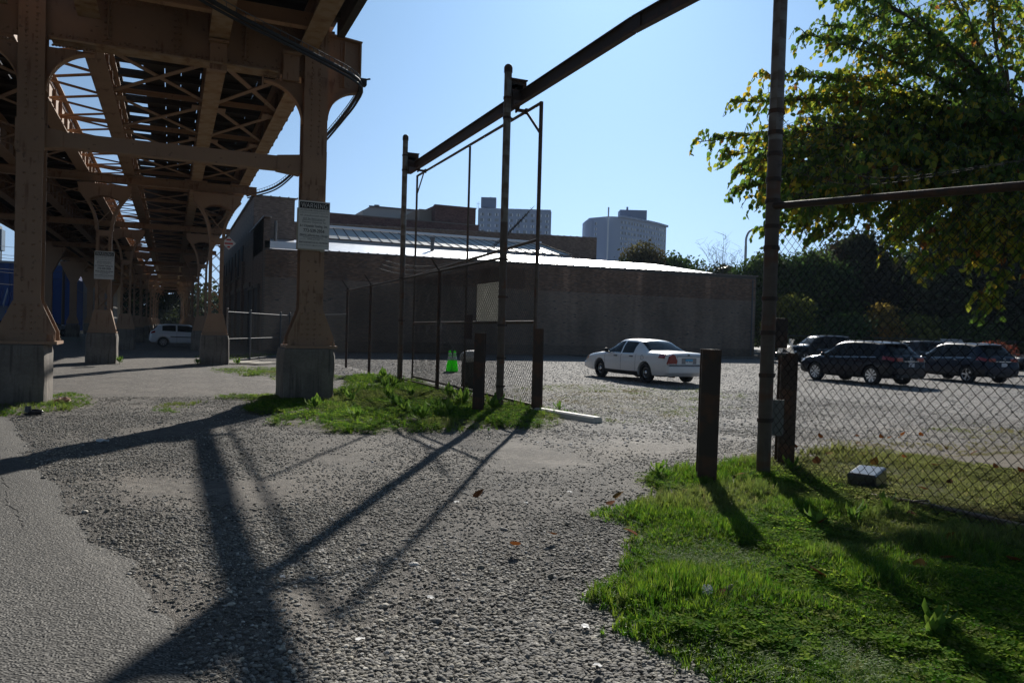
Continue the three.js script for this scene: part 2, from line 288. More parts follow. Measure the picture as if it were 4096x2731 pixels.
{ // worn asphalt lane at the left
  M.asphalt = new THREE.MeshStandardMaterial({ map: tex(1024, 2.0, (u, v) => { const f = vnoise(u * 230, v * 230, 230, 131), n = fbm(u * 7, v * 7, 7, 133, 4); let c = mix3([0.04, 0.039, 0.038], [0.30, 0.29, 0.275], f ** 2.6); return c.map(x => x * (0.85 + 0.35 * n)); }),
    bumpMap: tex(1024, 2.0, (u, v) => vnoise(u * 230, v * 230, 230, 131) * 0.7 + 0.3 * vnoise(u * 90, v * 90, 90, 135), false), bumpScale: 0.012, roughness: 0.78, vertexColors: true });
  const ws = span([[-30, 0, 2], [0, 24, 0.14], [24, 60, 1.5]]), n = 46, pos = [], uv = [], cl = [], idx = [];
  ws.forEach((w, j) => { for (let i = 0; i <= n; i++) {
    const t = i / n, u = lerp(laneEdge(w), -19, t ** 2.2), e = u - laneEdge(w), h = 0.004 + (fbm(u * 0.4, w * 0.4, 0, 341, 2) - 0.5) * 0.02 * sstep(0, 2, -e) - 0.024 * sstep(-0.35, 0, e) + 0.02;
    pos.push(u, h, -w); uv.push(u, w);
    const k = 0.82 + 0.4 * fbm(u * 0.8 + 8, w * 0.8 + 8, 0, 343, 3), ed = sstep(-2.4, 0, e); cl.push(k * lerp(1, 0.66, ed), k * lerp(1, 0.63, ed), k * lerp(1, 0.58, ed));
    if (i < n && j < ws.length - 1) { const q = j * (n + 1) + i; idx.push(q, q + n + 1, q + 1, q + 1, q + n + 1, q + n + 2); }
  } });
  const g = new THREE.BufferGeometry(); g.setAttribute('position', new THREE.Float32BufferAttribute(pos, 3)); g.setAttribute('uv', new THREE.Float32BufferAttribute(uv, 2)); g.setAttribute('color', new THREE.Float32BufferAttribute(cl, 3)); g.setIndex(idx); g.computeVertexNormals();
  const m = new THREE.Mesh(g, M.asphalt); m.name = 'asphalt_road'; m.userData.kind = 'structure'; scene.add(m);
  // tarred cracks in the lane
  const cr = [], r = rng(18);
  for (const [u0, w0, du, dw, L] of [[-1.6, 9.6, 0.24, -1, 2.6], [-1.3, 7.6, 0.1, -1, 1.2], [-2.2, 9.0, -0.6, -0.8, 0.8]]) {
    let u = u0, w = w0; const pts = []; for (let s = 0; s < L; s += 0.09) { pts.push(P(u, 0.026, w)); u += du * 0.09 + (r() - 0.5) * 0.07; w += dw * 0.09; }
    for (let i = 1; i < pts.length; i++) cr.push(bar(pts[i - 1], pts[i], 0.003 + 0.006 * r(), 0.004));
  }
  struct('road_crack', cr, std(0.045, 0.042, 0.04, 0.95));
}
{ // concrete walk along the foot of the long brick wall and a kerb at the back of the car park
  struct('pavement', [box(35, 0.03, 48.6, 18, 0.10, 2.6)], M.concrete);
  struct('street', [box(72, 0.02, 66, 30, 0.03, 60, -25 * RAD)], M.asphalt.clone());
  const a = P(42.2, 0.06, 46.2), b = P(64, 0.06, 36.9); struct('kerb', [bar(a, b, 0.3, 0.14)], M.concrete);
}
// loose stones on the open ground
{
  const geos = [0, 1, 2, 3].map(k => { const g = new THREE.IcosahedronGeometry(1, k === 3 ? 2 : 1), p = g.attributes.position; for (let i = 0; i < p.count; i++) { const x = p.getX(i), y = p.getY(i), z = p.getZ(i), f = 0.75 + 0.5 * vnoise(x * 1.7 + 9 + k * 5, y * 1.7 + z * 1.3 + 9, 0, 400 + k); p.setXYZ(i, x * f * (1 + 0.25 * k / 3), y * f * 0.5, z * f * 0.8); } g.computeVertexNormals(); return g; });
  const mt = new THREE.MeshStandardMaterial({ roughness: 0.8, color: 0xffffff }), r = rng(55), lists = [[], [], [], []], q = new THREE.Quaternion(), m4 = new THREE.Matrix4();
  const rough0 = (u, w) => sstep(6.5, 3.5, w) * sstep(0.2, 1.5, u);
  let tries = 0, n = 0; const want = 340000;
  while (n < want && tries++ < 3000000) {
    const w = 2.4 + 17 * r() ** 1.7, ang = -14 + 73 * r(), u = w * Math.tan((ang) * RAD) * 0.98 - 0.2; if (u > 17 || u < -4.5) continue;
    const e = u - laneEdge(w); if (e < 0 && r() > 0.6 * Math.exp(e * 1.5)) continue;
    const G = grassAt(u, w); if (r() < G * 1.5) continue;
    const cl = fbm(u * 0.9 + 3, w * 0.9 + 3, 0, 411, 3), dusty = sstep(0.5, 0.68, fbm(u * 0.7 + 5, w * 0.7 + 5, 0, 325, 4));
    if (r() > 0.16 + 1.5 * cl * cl + 0.35 * rough0(u, w) - dusty * 0.3) continue;
    const rough = sstep(6.5, 3.5, w) * sstep(0.2, 1.5, u);
    const s = (0.003 + 0.014 * r() ** 5) * (1 + 0.25 * rough) * (r() < 0.004 ? 1.8 : 1);
    q.setFromEuler(new THREE.Euler((r() - 0.5) * 0.9, r() * 6.28, (r() - 0.5) * 0.9));
    m4.compose(P(u, groundH(u, w) + s * 0.2, w), q, V(s, s, s)); const t = (0.10 + 0.24 * r() ** 1.5 + (r() < 0.06 ? 0.28 : 0)) * (0.68 + 0.7 * fbm(u * 0.8 + 60, w * 0.8 + 60, 0, 413, 3)), wm = 0.05 + r() * 0.17;
    lists[n % 4].push([m4.clone(), col(t, t * (0.97 - wm * 0.3), t * (0.94 - wm))]); n++;
  }
  for (let i = 0; i < 42000; i++) { // bigger pale chips over the car park
    const u = 5 + 34 * r() ** 1.2, w = 10 + 29 * r(); if (r() < grassAt(u, w)) continue; const s = 0.008 + 0.016 * r() ** 2; q.setFromEuler(new THREE.Euler((r() - 0.5) * 0.8, r() * 6.28, (r() - 0.5) * 0.8)); m4.compose(P(u, groundH(u, w) + s * 0.2, w), q, V(s * 1.3, s, s * 1.3)); const t = 0.1 + 0.4 * r() ** 2; lists[i % 4].push([m4.clone(), col(t, t * 0.98, t * 0.96)]); }
  const holder = new THREE.Group(); holder.name = 'gravel'; tag(holder, 'loose grey gravel scattered over the lane and the gateway', 'gravel'); holder.userData.kind = 'stuff'; scene.add(holder);
  lists.forEach((l, k) => inst('stone', geos[k], mt, l, holder));
}

// ---------------------------------------------------------------- elevated railway
const EL = thing('elevated_railway', 'brown riveted steel elevated railway on concrete footings, running away at the left', 'railway viaduct', [0, 0, -18]);
const rivetGeo = new THREE.SphereGeometry(0.025, 6, 4);
function rivets(list, parent) { // list of points (world) as domes, one part
  const b = bases.get(parent); inst('rivet', rivetGeo, M.steel, list.map(p => [new THREE.Matrix4().makeTranslation(p.x - b.x, p.y - b.y, p.z - b.z)]), parent);
}
function plinth(u, w, sw, h, sd, parent) {
  const g = new THREE.BoxGeometry(sw, h + 0.3, sd, 8, 8, 8), p = g.attributes.position;
  for (let i = 0; i < p.count; i++) { const x = p.getX(i), y = p.getY(i), z = p.getZ(i); const ex = Math.abs(x) > sw / 2 - 0.01, ez = Math.abs(z) > sd / 2 - 0.01; const k = (fbm(x * 3 + u * 7 + 60, y * 3 + z * 2 + 60, 0, 501, 3) - 0.5) * 0.035, cr = (ex && ez ? 0.03 : 0) + (y > h / 2 + 0.14 && (ex || ez) ? 0.03 : 0); p.setXYZ(i, x - Math.sign(x) * cr + k, y - (y > h / 2 + 0.14 && (ex || ez) ? 0.02 : 0), z - Math.sign(z) * cr + k); }
  g.computeVertexNormals(); g.translate(u, h / 2 - 0.15, -w);
  return part('plinth', g, M.concrete, parent);
}
// heavy column of the near bent: two flange plates, a web, a flared foot
function heavyColumn(u, w, top, pu, f) {
  const dw = 0.25;
  const c = part('column', [box(u, (1.2 + top) / 2, w - dw, 2 * f, top - 1.2, 0.03), box(u, (1.2 + top) / 2, w + dw, 2 * f, top - 1.2, 0.03), box(u, (1.2 + top) / 2, w, 0.05, top - 1.2, 2 * dw - 0.03),
    ...[-1, 1].flatMap(s => [-1, 1].map(t => box(u + s * 0.075, (1.2 + top) / 2, w + t * (dw - 0.065), 0.1, top - 1.2, 0.1)))], M.steel, EL);
  const foot = [];
  for (const s of [-1, 1]) foot.push(slab([[u - 0.5, 1.24], [u + 0.5, 1.24], [u + 0.5, 1.42], [u + f + 0.006, 2.02], [u - f - 0.006, 2.02], [u - 0.5, 1.42]], w + s * (dw + 0.027) - 0.011, 0.022));
  for (const s of [-1, 1]) foot.push(bar(P(u + s * 0.42, 1.28, w - 0.2), P(u + s * 0.18, 1.95, w - 0.2), 0.06, 0.02), box(u + s * 0.42, 1.33, w, 0.02, 0.18, 0.52));
  part('column_foot', foot, M.steel, c);
  part('base_plate', [box(u, 1.205, w, 1.1, 0.06, 1.02), box(u, 1.3, w - dw - 0.06, 0.72, 0.13, 0.03), box(u, 1.3, w + dw + 0.06, 0.72, 0.13, 0.03)], M.steel, c);
  for (const [a, b] of [[-1, -1], [1, -1], [-1, 1], [1, 1]]) part('anchor_bolt', [rod(P(u + a * 0.47, 1.2, w + b * 0.43), P(u + a * 0.47, 1.36, w + b * 0.43), 0.022), rod(P(u + a * 0.47, 1.24, w + b * 0.43), P(u + a * 0.47, 1.285, w + b * 0.43), 0.042, 0.042, 6)], M.steel, c);
  const pts = [];
  for (let h = 2.2; h < top - 0.1; h += h > 5.6 ? 0.115 : 0.23) for (const s of [-0.085, 0.085]) pts.push(P(u + s, h + (s > 0 ? 0.0 : 0.0), w - dw - 0.017));
  for (let i = 0; i < 6; i++) for (const s of i % 2 ? [-0.075, 0.075] : [-0.2, -0.075, 0.075, 0.2]) pts.push(P(u + s, 1.94 - i * 0.115, w - dw - 0.04));
  rivets(pts, c);
  plinth(pu, w, 1.15, 1.18, 1.2, c);
  return c;
}
const W1 = 18.05, colR = heavyColumn(2.84, W1, 8.4, 2.77, 0.258), colL = heavyColumn(-2.6, W1, 8.6, -2.8, 0.228);
// strut between the two columns, thickened where it meets them
part('strut', [box(0, 5.24, W1, 5.3, 0.3, 0.26), ...[-1, 1].map(s => slab([[s * 2.55, 5.02], [s * 2.55, 5.46], [s * 2.05, 5.40], [s * 2.05, 5.08]], W1 - 0.16, 0.32)),
  box(2.85, 5.24, W1 - 0.275, 0.5, 0.62, 0.016), box(-2.6, 5.24, W1 - 0.275, 0.5, 0.62, 0.016), box(-5.9, 5.24, W1, 5.5, 0.3, 0.26)], M.steel, EL);
// deep cross girder with stiffeners, rivet rows and arched knees
{
  const gw = W1 - 0.02, b0 = 7.2, t0 = 8.3, uL = -9.5, uR = 2.6;
  const gdr = part('cross_girder', [box((uL + uR) / 2, (b0 + t0) / 2, gw, uR - uL, t0 - b0, 0.03)], M.steel, EL);
  part('bottom_flange', [box(-0.13, b0 - 0.02, gw, 4.3, 0.04, 0.44)], M.steelRust, gdr);
  part('bottom_flange', [box(-6.4, b0 - 0.02, gw, 6.1, 0.04, 0.44)], M.steelRust, gdr);
  part('top_flange', [box((uL + uR) / 2, t0 + 0.02, gw, uR - uL, 0.04, 0.44)], M.steel, gdr);
  for (const h of [b0 + 0.085, t0 - 0.085]) part('flange_angle', [box((uL + uR) / 2, h, gw - 0.028, uR - uL - 0.02, 0.15, 0.022)], M.steel, gdr);
  const pts = [];
  for (const u of [-5.4, -3.9, -1.3, 0.0, 1.35]) { part('stiffener', [box(u, (b0 + t0) / 2, gw - 0.03, 0.14, t0 - b0 - 0.34, 0.024), box(u + 0.0, (b0 + t0) / 2, gw - 0.09, 0.02, t0 - b0 - 0.34, 0.1)], M.steel, gdr); for (let h = b0 + 0.25; h < t0 - 0.2; h += 0.13) for (const s of [-0.05, 0.05]) pts.push(P(u + s, h, gw - 0.044)); }
  for (let u = -5.8; u < 2.5; u += 0.15) for (const [h, o] of [[b0 + 0.055, 0], [b0 + 0.12, 0.07], [t0 - 0.055, 0], [t0 - 0.12, 0.07]]) pts.push(P(u + o, h, gw - 0.041));
  rivets(pts, gdr);
  // arched knee plates either side of the columns
  const knee = (uc, s, r, hb) => { const o = []; for (let i = 0; i <= 12; i++) { const a = i / 12 * Math.PI / 2; o.push([uc + s * (r - r * Math.cos(a)), hb - r + r * Math.sin(a)]); } return o; };
  for (const [uc, s, ht] of [[2.585, -1, 7.1], [-2.37, 1, 7.1], [-2.83, -1, 7.1]]) {
    const arc = knee(uc, s, 0.85, ht - 0.09); const k = part('knee_plate', [slab([[uc, ht - 0.94], ...arc, [uc + s * 0.85, ht - 0.04], [uc, ht - 0.04]], gw - 0.012, 0.024)], M.steel, EL);
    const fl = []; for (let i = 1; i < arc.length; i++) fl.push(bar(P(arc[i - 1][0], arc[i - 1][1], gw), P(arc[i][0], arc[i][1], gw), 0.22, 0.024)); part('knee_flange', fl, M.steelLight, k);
    part('knee_end', [box(uc + s * 0.86, ht - 0.1, gw, 0.02, 0.2, 0.24)], M.steel, k);
    const rp = []; for (let i = 0; i < 13; i++) rp.push(P(uc + s * (0.1 + i * 0.06), ht - 0.0, gw - 0.03)); rivets(rp, k);
  }
  { // bracket that reaches out beyond the right-hand column, with the curved underside
    const uc = 3.12, arc = knee(uc, 1, 0.72, 7.02), k = part('outrigger', [slab([[uc, 6.28], ...arc, [uc + 0.72, 8.13], [uc, 8.2]], gw - 0.012, 0.024)], M.steel, EL);
    const fl = []; for (let i = 1; i < arc.length; i++) fl.push(bar(P(arc[i - 1][0], arc[i - 1][1], gw), P(arc[i][0], arc[i][1], gw), 0.22, 0.024)); part('curved_flange', fl, M.steel, k);
    part('end_plate', [box(uc + 0.71, 7.57, gw, 0.03, 1.1, 0.34), bar(P(uc, 8.215, gw), P(uc + 0.74, 8.14, gw), 0.36, 0.03), box(uc + 0.35, 7.6, gw - 0.035, 0.16, 1.0, 0.03), box(uc + 0.35, 7.6, gw - 0.1, 0.02, 1.0, 0.12)], M.steel, k);
    part('bracket_head', [box(3.0, 8.42, gw, 0.42, 0.1, 0.36), box(2.98, 8.52, gw, 0.2, 0.12, 0.2)], M.steel, k);
  }
}
// lattice columns under each track, one pair per bent
const bents = []; for (let k = 0; k < 11; k++) bents.push(34 + 16 * k);
function latticeColumn(u, w, near) {
  const hw = 0.26, hd = 0.22, h0 = 1.2, h1 = 5.1;
  const legs = []; for (const s of [-1, 1]) legs.push(box(u + s * hw, (h0 + h1) / 2, w, 0.024, h1 - h0, 2 * hd), ...[-1, 1].map(t => box(u + s * (hw - 0.05), (h0 + h1) / 2, w + t * hd, 0.11, h1 - h0, 0.02)));
  // legs sweep outwards at the head to carry both stringers
  const sw = []; for (const s of [-1, 1]) { const o = []; for (let i = 0; i <= 10; i++) { const a = i / 10; o.push(P(u + s * (hw + 0.62 * a ** 2.1), h1 + 1.5 * a, w)); } for (let i = 1; i < o.length; i++) sw.push(bar(o[i - 1], o[i], 2 * hd, 0.11)); }
  const c = part('lattice_column', legs.concat(sw), M.steel, EL);
  const lace = (p, q) => part('lacing_bar', [bar(p, q, 0.02, 0.085, V(0, 0, 1))], M.steel, c);
  const all = [];
  for (const t of [-1, 1]) { const wz = w + t * (hd + 0.012); for (let i = 0, h = 2.05; h < 5.0; h += 0.52, i++) for (const d of near || t < 0 ? [1, -1] : [1]) { const a = P(u - d * 0.24, h, wz + d * 0.009), b = P(u + d * 0.24, Math.min(h + 0.52, 5.1), wz + d * 0.009); if (near && t < 0) lace(a, b); else all.push(bar(a, b, 0.02, 0.08, V(0, 0, 1))); } }
  for (const d of [1, -1]) { const a = P(u - d * 0.3, 5.25, w - hd - 0.01 * d), b = P(u + d * 0.62, 6.35, w - hd - 0.01 * d); if (near) lace(a, b); else all.push(bar(a, b, 0.02, 0.12, V(0, 0, 1))); }
  all.push(box(u, 4.98, w - hd - 0.03, 0.5, 0.22, 0.02), box(u, 4.98, w + hd + 0.03, 0.5, 0.22, 0.02));
  part('lacing', all, M.steel, c).userData.kind = 'stuff';
  // head plate with the shallow arch cut from its underside
  const o = [[u - 0.93, 6.85], [u + 0.93, 6.85], [u + 0.86, 6.55], [u + 0.58, 6.2]]; for (let i = 0; i <= 8; i++) { const a = i / 8 * 2 - 1; o.push([u - a * 0.56, 6.22 + 0.2 * (1 - a * a)]); } o.push([u - 0.58, 6.2], [u - 0.86, 6.55]);
  part('head_plate', [slab(o, w - hd - 0.045, 0.02), slab(o, w + hd + 0.025, 0.02)], M.steel, c);
  const f = []; for (const s of [-1, 1]) f.push(slab([[u - 0.47, 1.2], [u + 0.47, 1.2], [u + 0.47, 1.33], [u + 0.29, 2.05], [u - 0.29, 2.05], [u - 0.47, 1.33]], w + s * (hd + 0.045) - 0.01, 0.02)); for (const s of [-1, 1]) f.push(bar(P(u + s * 0.455, 1.3, w), P(u + s * 0.285, 2.02, w), 0.46, 0.02));
  part('column_foot', f, M.steel, c); part('base_plate', [box(u, 1.2, w, 1.0, 0.06, 0.85)], M.steel, c);
  plinth(u, w, 1.08, 1.17, 1.1, c);
}
const solidColumn = (u, w) => {
  const c = part('column', [box(u, 4.2, w - 0.2, 0.55, 6.0, 0.03), box(u, 4.2, w + 0.2, 0.55, 6.0, 0.03), box(u, 4.2, w, 0.05, 6.0, 0.37), slab([[u - 0.27, 5.0], [u + 0.27, 5.0], [u + 1.15, 6.85], [u - 1.15, 6.85]], w - 0.24, 0.02), slab([[u - 0.27, 5.0], [u + 0.27, 5.0], [u + 1.15, 6.85], [u - 1.15, 6.85]], w + 0.22, 0.02), bar(P(u + 0.27, 5, w), P(u + 1.15, 6.85, w), 0.44, 0.03), bar(P(u - 0.27, 5, w), P(u - 1.15, 6.85, w), 0.44, 0.03)], M.steel, EL);
  part('column_foot', [slab([[u - 0.5, 1.2], [u + 0.5, 1.2], [u + 0.5, 1.4], [u + 0.28, 2.0], [u - 0.28, 2.0], [u - 0.5, 1.4]], w - 0.24, 0.03)], M.steel, c); plinth(u, w, 1.1, 1.17, 1.1, c);
};
bents.forEach((w, k) => {
  latticeColumn(1.6, w, k < 2); latticeColumn(-2.45, w, k < 2); if (k > 1) { solidColumn(-8.35, w); }
  part('cross_girder', [box(-3.4, 7.12, w, 13, 0.3, 0.03), box(-3.4, 7.26, w, 13, 0.03, 0.3), box(-3.4, 6.97, w, 13, 0.03, 0.3)], M.steel, EL);
});
// stringers: plate girders with flanges and stiffeners; the near span sits higher on the deep girder
const END = bents[bents.length - 1] + 8;
function stringer(u, wa, wb, hb, ht, lit, bend) {
  const L = wb - wa, wc = (wa + wb) / 2, g = part('stringer', [box(u, (hb + ht) / 2, wc, 0.025, ht - hb, L), box(u, ht - 0.015, wc, 0.34, 0.03, L), ...[-1, 1].flatMap(s => [box(u + s * 0.03, hb + 0.1, wc, 0.03, 0.15, L - 0.02), box(u + s * 0.03, ht - 0.1, wc, 0.03, 0.15, L - 0.02)])], M.steel, EL);
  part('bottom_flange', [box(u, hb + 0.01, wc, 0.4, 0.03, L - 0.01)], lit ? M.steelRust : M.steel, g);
  const st = []; for (let w = wa + 0.5; w < Math.min(wb, 120); w += 1.33) st.push(box(u, (hb + ht) / 2, w, 0.2, ht - hb - 0.4, 0.022));
  part('stiffener', st, M.steel, g).userData.kind = 'stuff';
}
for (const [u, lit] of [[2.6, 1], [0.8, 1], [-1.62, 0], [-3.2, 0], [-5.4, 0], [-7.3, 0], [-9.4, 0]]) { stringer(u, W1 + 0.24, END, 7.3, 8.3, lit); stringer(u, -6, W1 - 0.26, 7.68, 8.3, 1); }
// bracket under the stringer seats on the deep girder
for (const u of [0.8, 2.3]) part('seat_bracket', [box(u, 7.32, W1 - 0.13, 0.34, 0.55, 0.16), box(u, 7.62, W1 - 0.2, 0.4, 0.05, 0.3)], M.steel, EL);
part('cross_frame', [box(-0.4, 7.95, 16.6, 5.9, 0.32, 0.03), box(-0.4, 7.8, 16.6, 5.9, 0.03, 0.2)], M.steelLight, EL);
// bracing between the stringers: cross struts and diagonals
for (let k = 0; k < 34; k++) {
  const w0 = W1 + 0.5 + 3.94 * k, w1 = w0 + 3.94; if (w1 > 150) break;
  for (const [a, b] of [[0.8, 2.6], [-1.62, 0.8]]) {
    part('cross_strut', [box((a + b) / 2, 7.55, w1, b - a - 0.05, 0.12, 0.02), box((a + b) / 2, 7.61, w1, b - a - 0.05, 0.02, 0.12)], M.steel, EL);
    part('cross_brace', [bar(P(a + 0.1, 7.48, w0 + 0.2), P(b - 0.1, 7.48, w1 - 0.2), 0.14, 0.02)], M.steel, EL);
    part('cross_brace', [bar(P(b - 0.1, 7.455, w0 + 0.2), P(a + 0.1, 7.455, w1 - 0.2), 0.14, 0.02)], M.steel, EL);
    part('gusset_plate', [box(a + 0.2, 7.43, w0 + 0.3, 0.45, 0.015, 0.5), box(b - 0.2, 7.43, w0 + 0.3, 0.45, 0.015, 0.5)], M.steel, EL);
  }
  for (const [a, b] of [[-5.4, -3.2], [-7.3, -5.4]]) part('cross_brace', [bar(P(a, 7.48, w0), P(b, 7.48, w1), 0.14, 0.02), bar(P(b, 7.455, w0), P(a, 7.455, w1), 0.14, 0.02)], M.steel, EL);
  // the open bay between the tracks keeps its zigzag lacing
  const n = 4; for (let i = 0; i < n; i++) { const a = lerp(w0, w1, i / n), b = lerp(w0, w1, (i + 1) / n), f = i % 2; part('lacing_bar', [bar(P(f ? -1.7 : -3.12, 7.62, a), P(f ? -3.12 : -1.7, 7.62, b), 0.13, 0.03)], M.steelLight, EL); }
  if (k % 2) part('cross_strut', [box(-2.4, 7.6, w1, 1.5, 0.12, 0.03)], M.steelLight, EL);
}
// timber deck: transverse ties with running planks on top; daylight slits remain between the planks
{
  const tieGeo = flat(box(0, 0, 0, 4.95, 0.17, 0.26)), tieL = flat(box(0, 0, 0, 6.6, 0.17, 0.26)), far = []; let n = 0; boxUV(tieGeo); boxUV(tieL);
  const add = (g, u, w) => { if (n < 300 && w > 14 && w < 150) { const m = new THREE.Mesh(g, M.timber); m.name = 'track_tie'; m.position.set(u, 8.42, -w + 18); EL.add(m); n++; } else far.push(g.clone().translate(u, 8.42, -w)); };
  for (let w = -5.33; w < END; w += 1.33) { add(tieGeo, 0.87, w); add(tieL, -6.5, w); }
  const f = new THREE.Mesh(mergeGeometries(far).translate(0, 0, 18), M.timber); f.name = 'track_tie'; f.userData.kind = 'stuff'; EL.add(f);
  const plank = (u0, u1, name = 'deck_plank') => part(name, [box((u0 + u1) / 2, 8.575, (END - 6) / 2, u1 - u0, 0.06, END + 6)], M.timber, EL);
  for (const [a, b] of [[-1.62, -1.42], [-0.84, -0.32], [-0.3, 0.1], [0.16, 0.6], [0.62, 1.1], [1.12, 1.6], [1.62, 2.1], [2.12, 2.6], [2.62, 3.3], [-9.8, -8.4], [-8.38, -6.0], [-5.97, -4.4], [-4.36, -3.3]]) plank(a, b);
  for (const u of [0.15, 1.62, -7.4, -5.9]) part('rail', [box(u, 8.7, (END - 6) / 2, 0.07, 0.16, END + 6)], M.darkIron, EL);
  part('guard_timber', [box(3.2, 8.72, (END - 6) / 2, 0.2, 0.22, END + 6), box(3.3, 8.3, (W1 - 6) / 2 - 0.2, 0.16, 0.5, W1 + 5.4)], M.timber, EL);
}
// towing notices on the columns
function noticeTexture() {
  const c = document.createElement('canvas'); c.width = 660; c.height = 1030; const x = c.getContext('2d');
  x.fillStyle = '#e2e0da'; x.fillRect(0, 0, 660, 1030); x.fillStyle = '#0a0a0a'; x.fillRect(20, 26, 618, 136);
  const t = (s, y, size, wd, f = 'sans-serif', cl = '#15151a', b = '') => { x.font = b + ' ' + size + 'px ' + f; x.fillStyle = cl; x.textAlign = 'center'; const m = x.measureText(s).width; x.save(); x.translate(330, y); x.scale(wd / m, 1); x.fillText(s, 0, 0); x.restore(); };
  t('WARNING', 145, 134, 560, 'sans-serif', '#e2e0da');
  x.strokeStyle = '#333'; x.lineWidth = 3; x.strokeRect(20, 172, 618, 38); x.strokeRect(20, 216, 618, 52);
  t('Tow - $240 | Storage - $40/Day | Cash - Visa - MC', 202, 27, 580); t('Subject to all city ordinance fees, charge and fines', 254, 25, 590);
  t('All Unauthorized vehicles', 330, 50, 600); t('Will Be Relocated At', 400, 52, 480); t("Owners' Expense To:", 472, 52, 510);
  x.fillStyle = '#111'; x.fillRect(75, 410, 470, 7);
  t('A-1 Citywide Towing, Inc.', 562, 72, 596, 'sans-serif', '#111', 'bold'); t('773-539-2954', 672, 98, 452, 'sans-serif', '#111', 'bold');
  t('2954 N.California Ave.,Chicago', 762, 70, 600, 'sans-serif', '#111', 'bold'); x.fillRect(100, 782, 430, 8);
  t('OPEN 24/7/365', 836, 42, 270); x.fillRect(40, 820, 120, 3); x.fillRect(490, 820, 120, 3);
  t('BOATS & MOTORCYCLES CALL FOR PRICING', 908, 46, 606, 'sans-serif', '#111', 'bold'); t('VEHICLES ARE REMOVED IN ACCORDANCE WITH THE CITY CODE', 962, 24, 606);
  const tx = new THREE.CanvasTexture(c); tx.colorSpace = THREE.SRGBColorSpace; return tx;
}
const noticeMat = new THREE.MeshPhysicalMaterial({ map: noticeTexture(), roughness: 0.7, transmission: 0.22, thickness: 0 }), whitePlastic = new THREE.MeshPhysicalMaterial({ color: col(0.6, 0.59, 0.57), roughness: 0.7, transmission: 0.22, thickness: 0 });
function notice(label, u, h, w, s, tilt, board) {
  const t = thing('warning_sign', label, 'sign', [u, h, -w], 'towing notices on the railway columns'); t.rotation.z = tilt; bases.delete(t);
  part('sign_panel', [new THREE.BoxGeometry(0.68 * s, 1.06 * s, 0.006)], whitePlastic, t);
  const face = new THREE.PlaneGeometry(0.676 * s, 1.056 * s); face.translate(0, 0, 0.0065); part('sign_print', face, noticeMat, t, true);
  if (board) part('backing_board', [new THREE.BoxGeometry(0.62, 0.92, 0.018).translate(-0.06, -0.1, -0.02), new THREE.BoxGeometry(0.1, 0.2, 0.02).translate(0.2, -0.48, -0.02)], std(0.42, 0.36, 0.27, 0.85), t);
  for (const s1 of [-1, 1]) part('bolt', [new THREE.CylinderGeometry(0.011, 0.011, 0.012, 8).rotateX(Math.PI / 2).translate(0, s1 * 0.45 * s, 0.01)], M.galv, t);
}
notice('large white towing warning notice on the nearest right-hand railway column, lit from behind', 2.845, 3.9, 17.715, 1.0, -0.006, true);
notice('smaller looking white towing warning notice on the second railway column at the left', -2.41, 3.75, 33.68, 1.0, -0.01, false);
// thick lashed cable that swings out round the railway corner
{
  const t = thing('overhead_cable', 'thick black lashed cable sagging round the right edge of the elevated railway', 'cable', [3.7, 7.0, -17.2]);
  const a = [P(-2.2, 7.8, 12.6), P(0.45, 7.22, 14.49), P(2.29, 7.08, 15.84), P(3.5, 7.04, 16.9), P(3.74, 7.02, 17.35), P(3.83, 7.0, 18.4), P(3.86, 6.98, 20), P(3.85, 6.98, 23), P(3.8, 6.97, 27), P(3.55, 6.98, 31.5), P(2.9, 7.22, 36)];
  part('cable_bundle', tube(a, 0.042, 90, 8), M.cable, t);
  part('second_cable', tube(a.map((p, i) => p.clone().add(V(0.02, -0.085 - 0.02 * (i % 2), 0.02))), 0.028, 90, 7), M.cable, t);
  const up = a.map(p => p.clone().add(V(0, 0.13, 0))); part('messenger_wire', tube(up, 0.009, 90, 5), M.galv, t);
  const c1 = new THREE.CatmullRomCurve3(a), c2 = new THREE.CatmullRomCurve3(up), ties = []; for (let i = 2; i < 110; i++) ties.push(rod(c1.getPoint(i / 112), c2.getPoint(i / 112), 0.007, 0.007, 4));
  part('hanger_loop', ties, M.galv, t).userData.kind = 'stuff';
  part('splice_box', [rbox(3.78, 7.08, 17.35, 0.14, 0.16, 0.18, 0.02), rod(P(3.8, 7.16, 17.4), P(3.95, 7.2, 17.4), 0.02)], M.black, t);
}

// ---------------------------------------------------------------- buildings
const brickTone = (r, base = [0.2, 0.145, 0.115]) => { const k = 0.7 + 0.6 * r(), m = r(); return col(base[0] * k * (1 + 0.15 * m), base[1] * k, base[2] * k * (1.05 - 0.15 * m)); };
M.mortar = std(0.13, 0.115, 0.10, 0.95);
M.roofSilver = new THREE.MeshStandardMaterial({ color: col(0.74, 0.75, 0.78), roughness: 0.42, metalness: 0.75, bumpMap: tex(256, 3, (u, v) => 0.6 * fbm(u * 6, v * 6, 6, 141, 4) + 0.4 * (v * 3 % 1 < 0.03 ? 1 : 0), false), bumpScale: 0.03 });
const brickMap = (bw, bh, base, seed) => tex(512, 2.1, (u, v) => { // far brickwork, too distant to pick bricks apart
  const rows = Math.round(2.1 / bh), cols = Math.round(2.1 / bw), y = v * rows, yi = Math.floor(y), x = u * cols + (yi % 2) * 0.5, xi = Math.floor(x) % cols, k = 0.7 + 0.55 * hash(xi, yi, seed), mo = (y - yi < 0.12 || x - Math.floor(x) < 0.05) ? 1 : 0, n = 0.8 + 0.4 * fbm(u * 4, v * 4, 4, seed, 3);
  return mix3(base.map(c => c * k * n), [0.15, 0.14, 0.13], mo * 0.7);
});
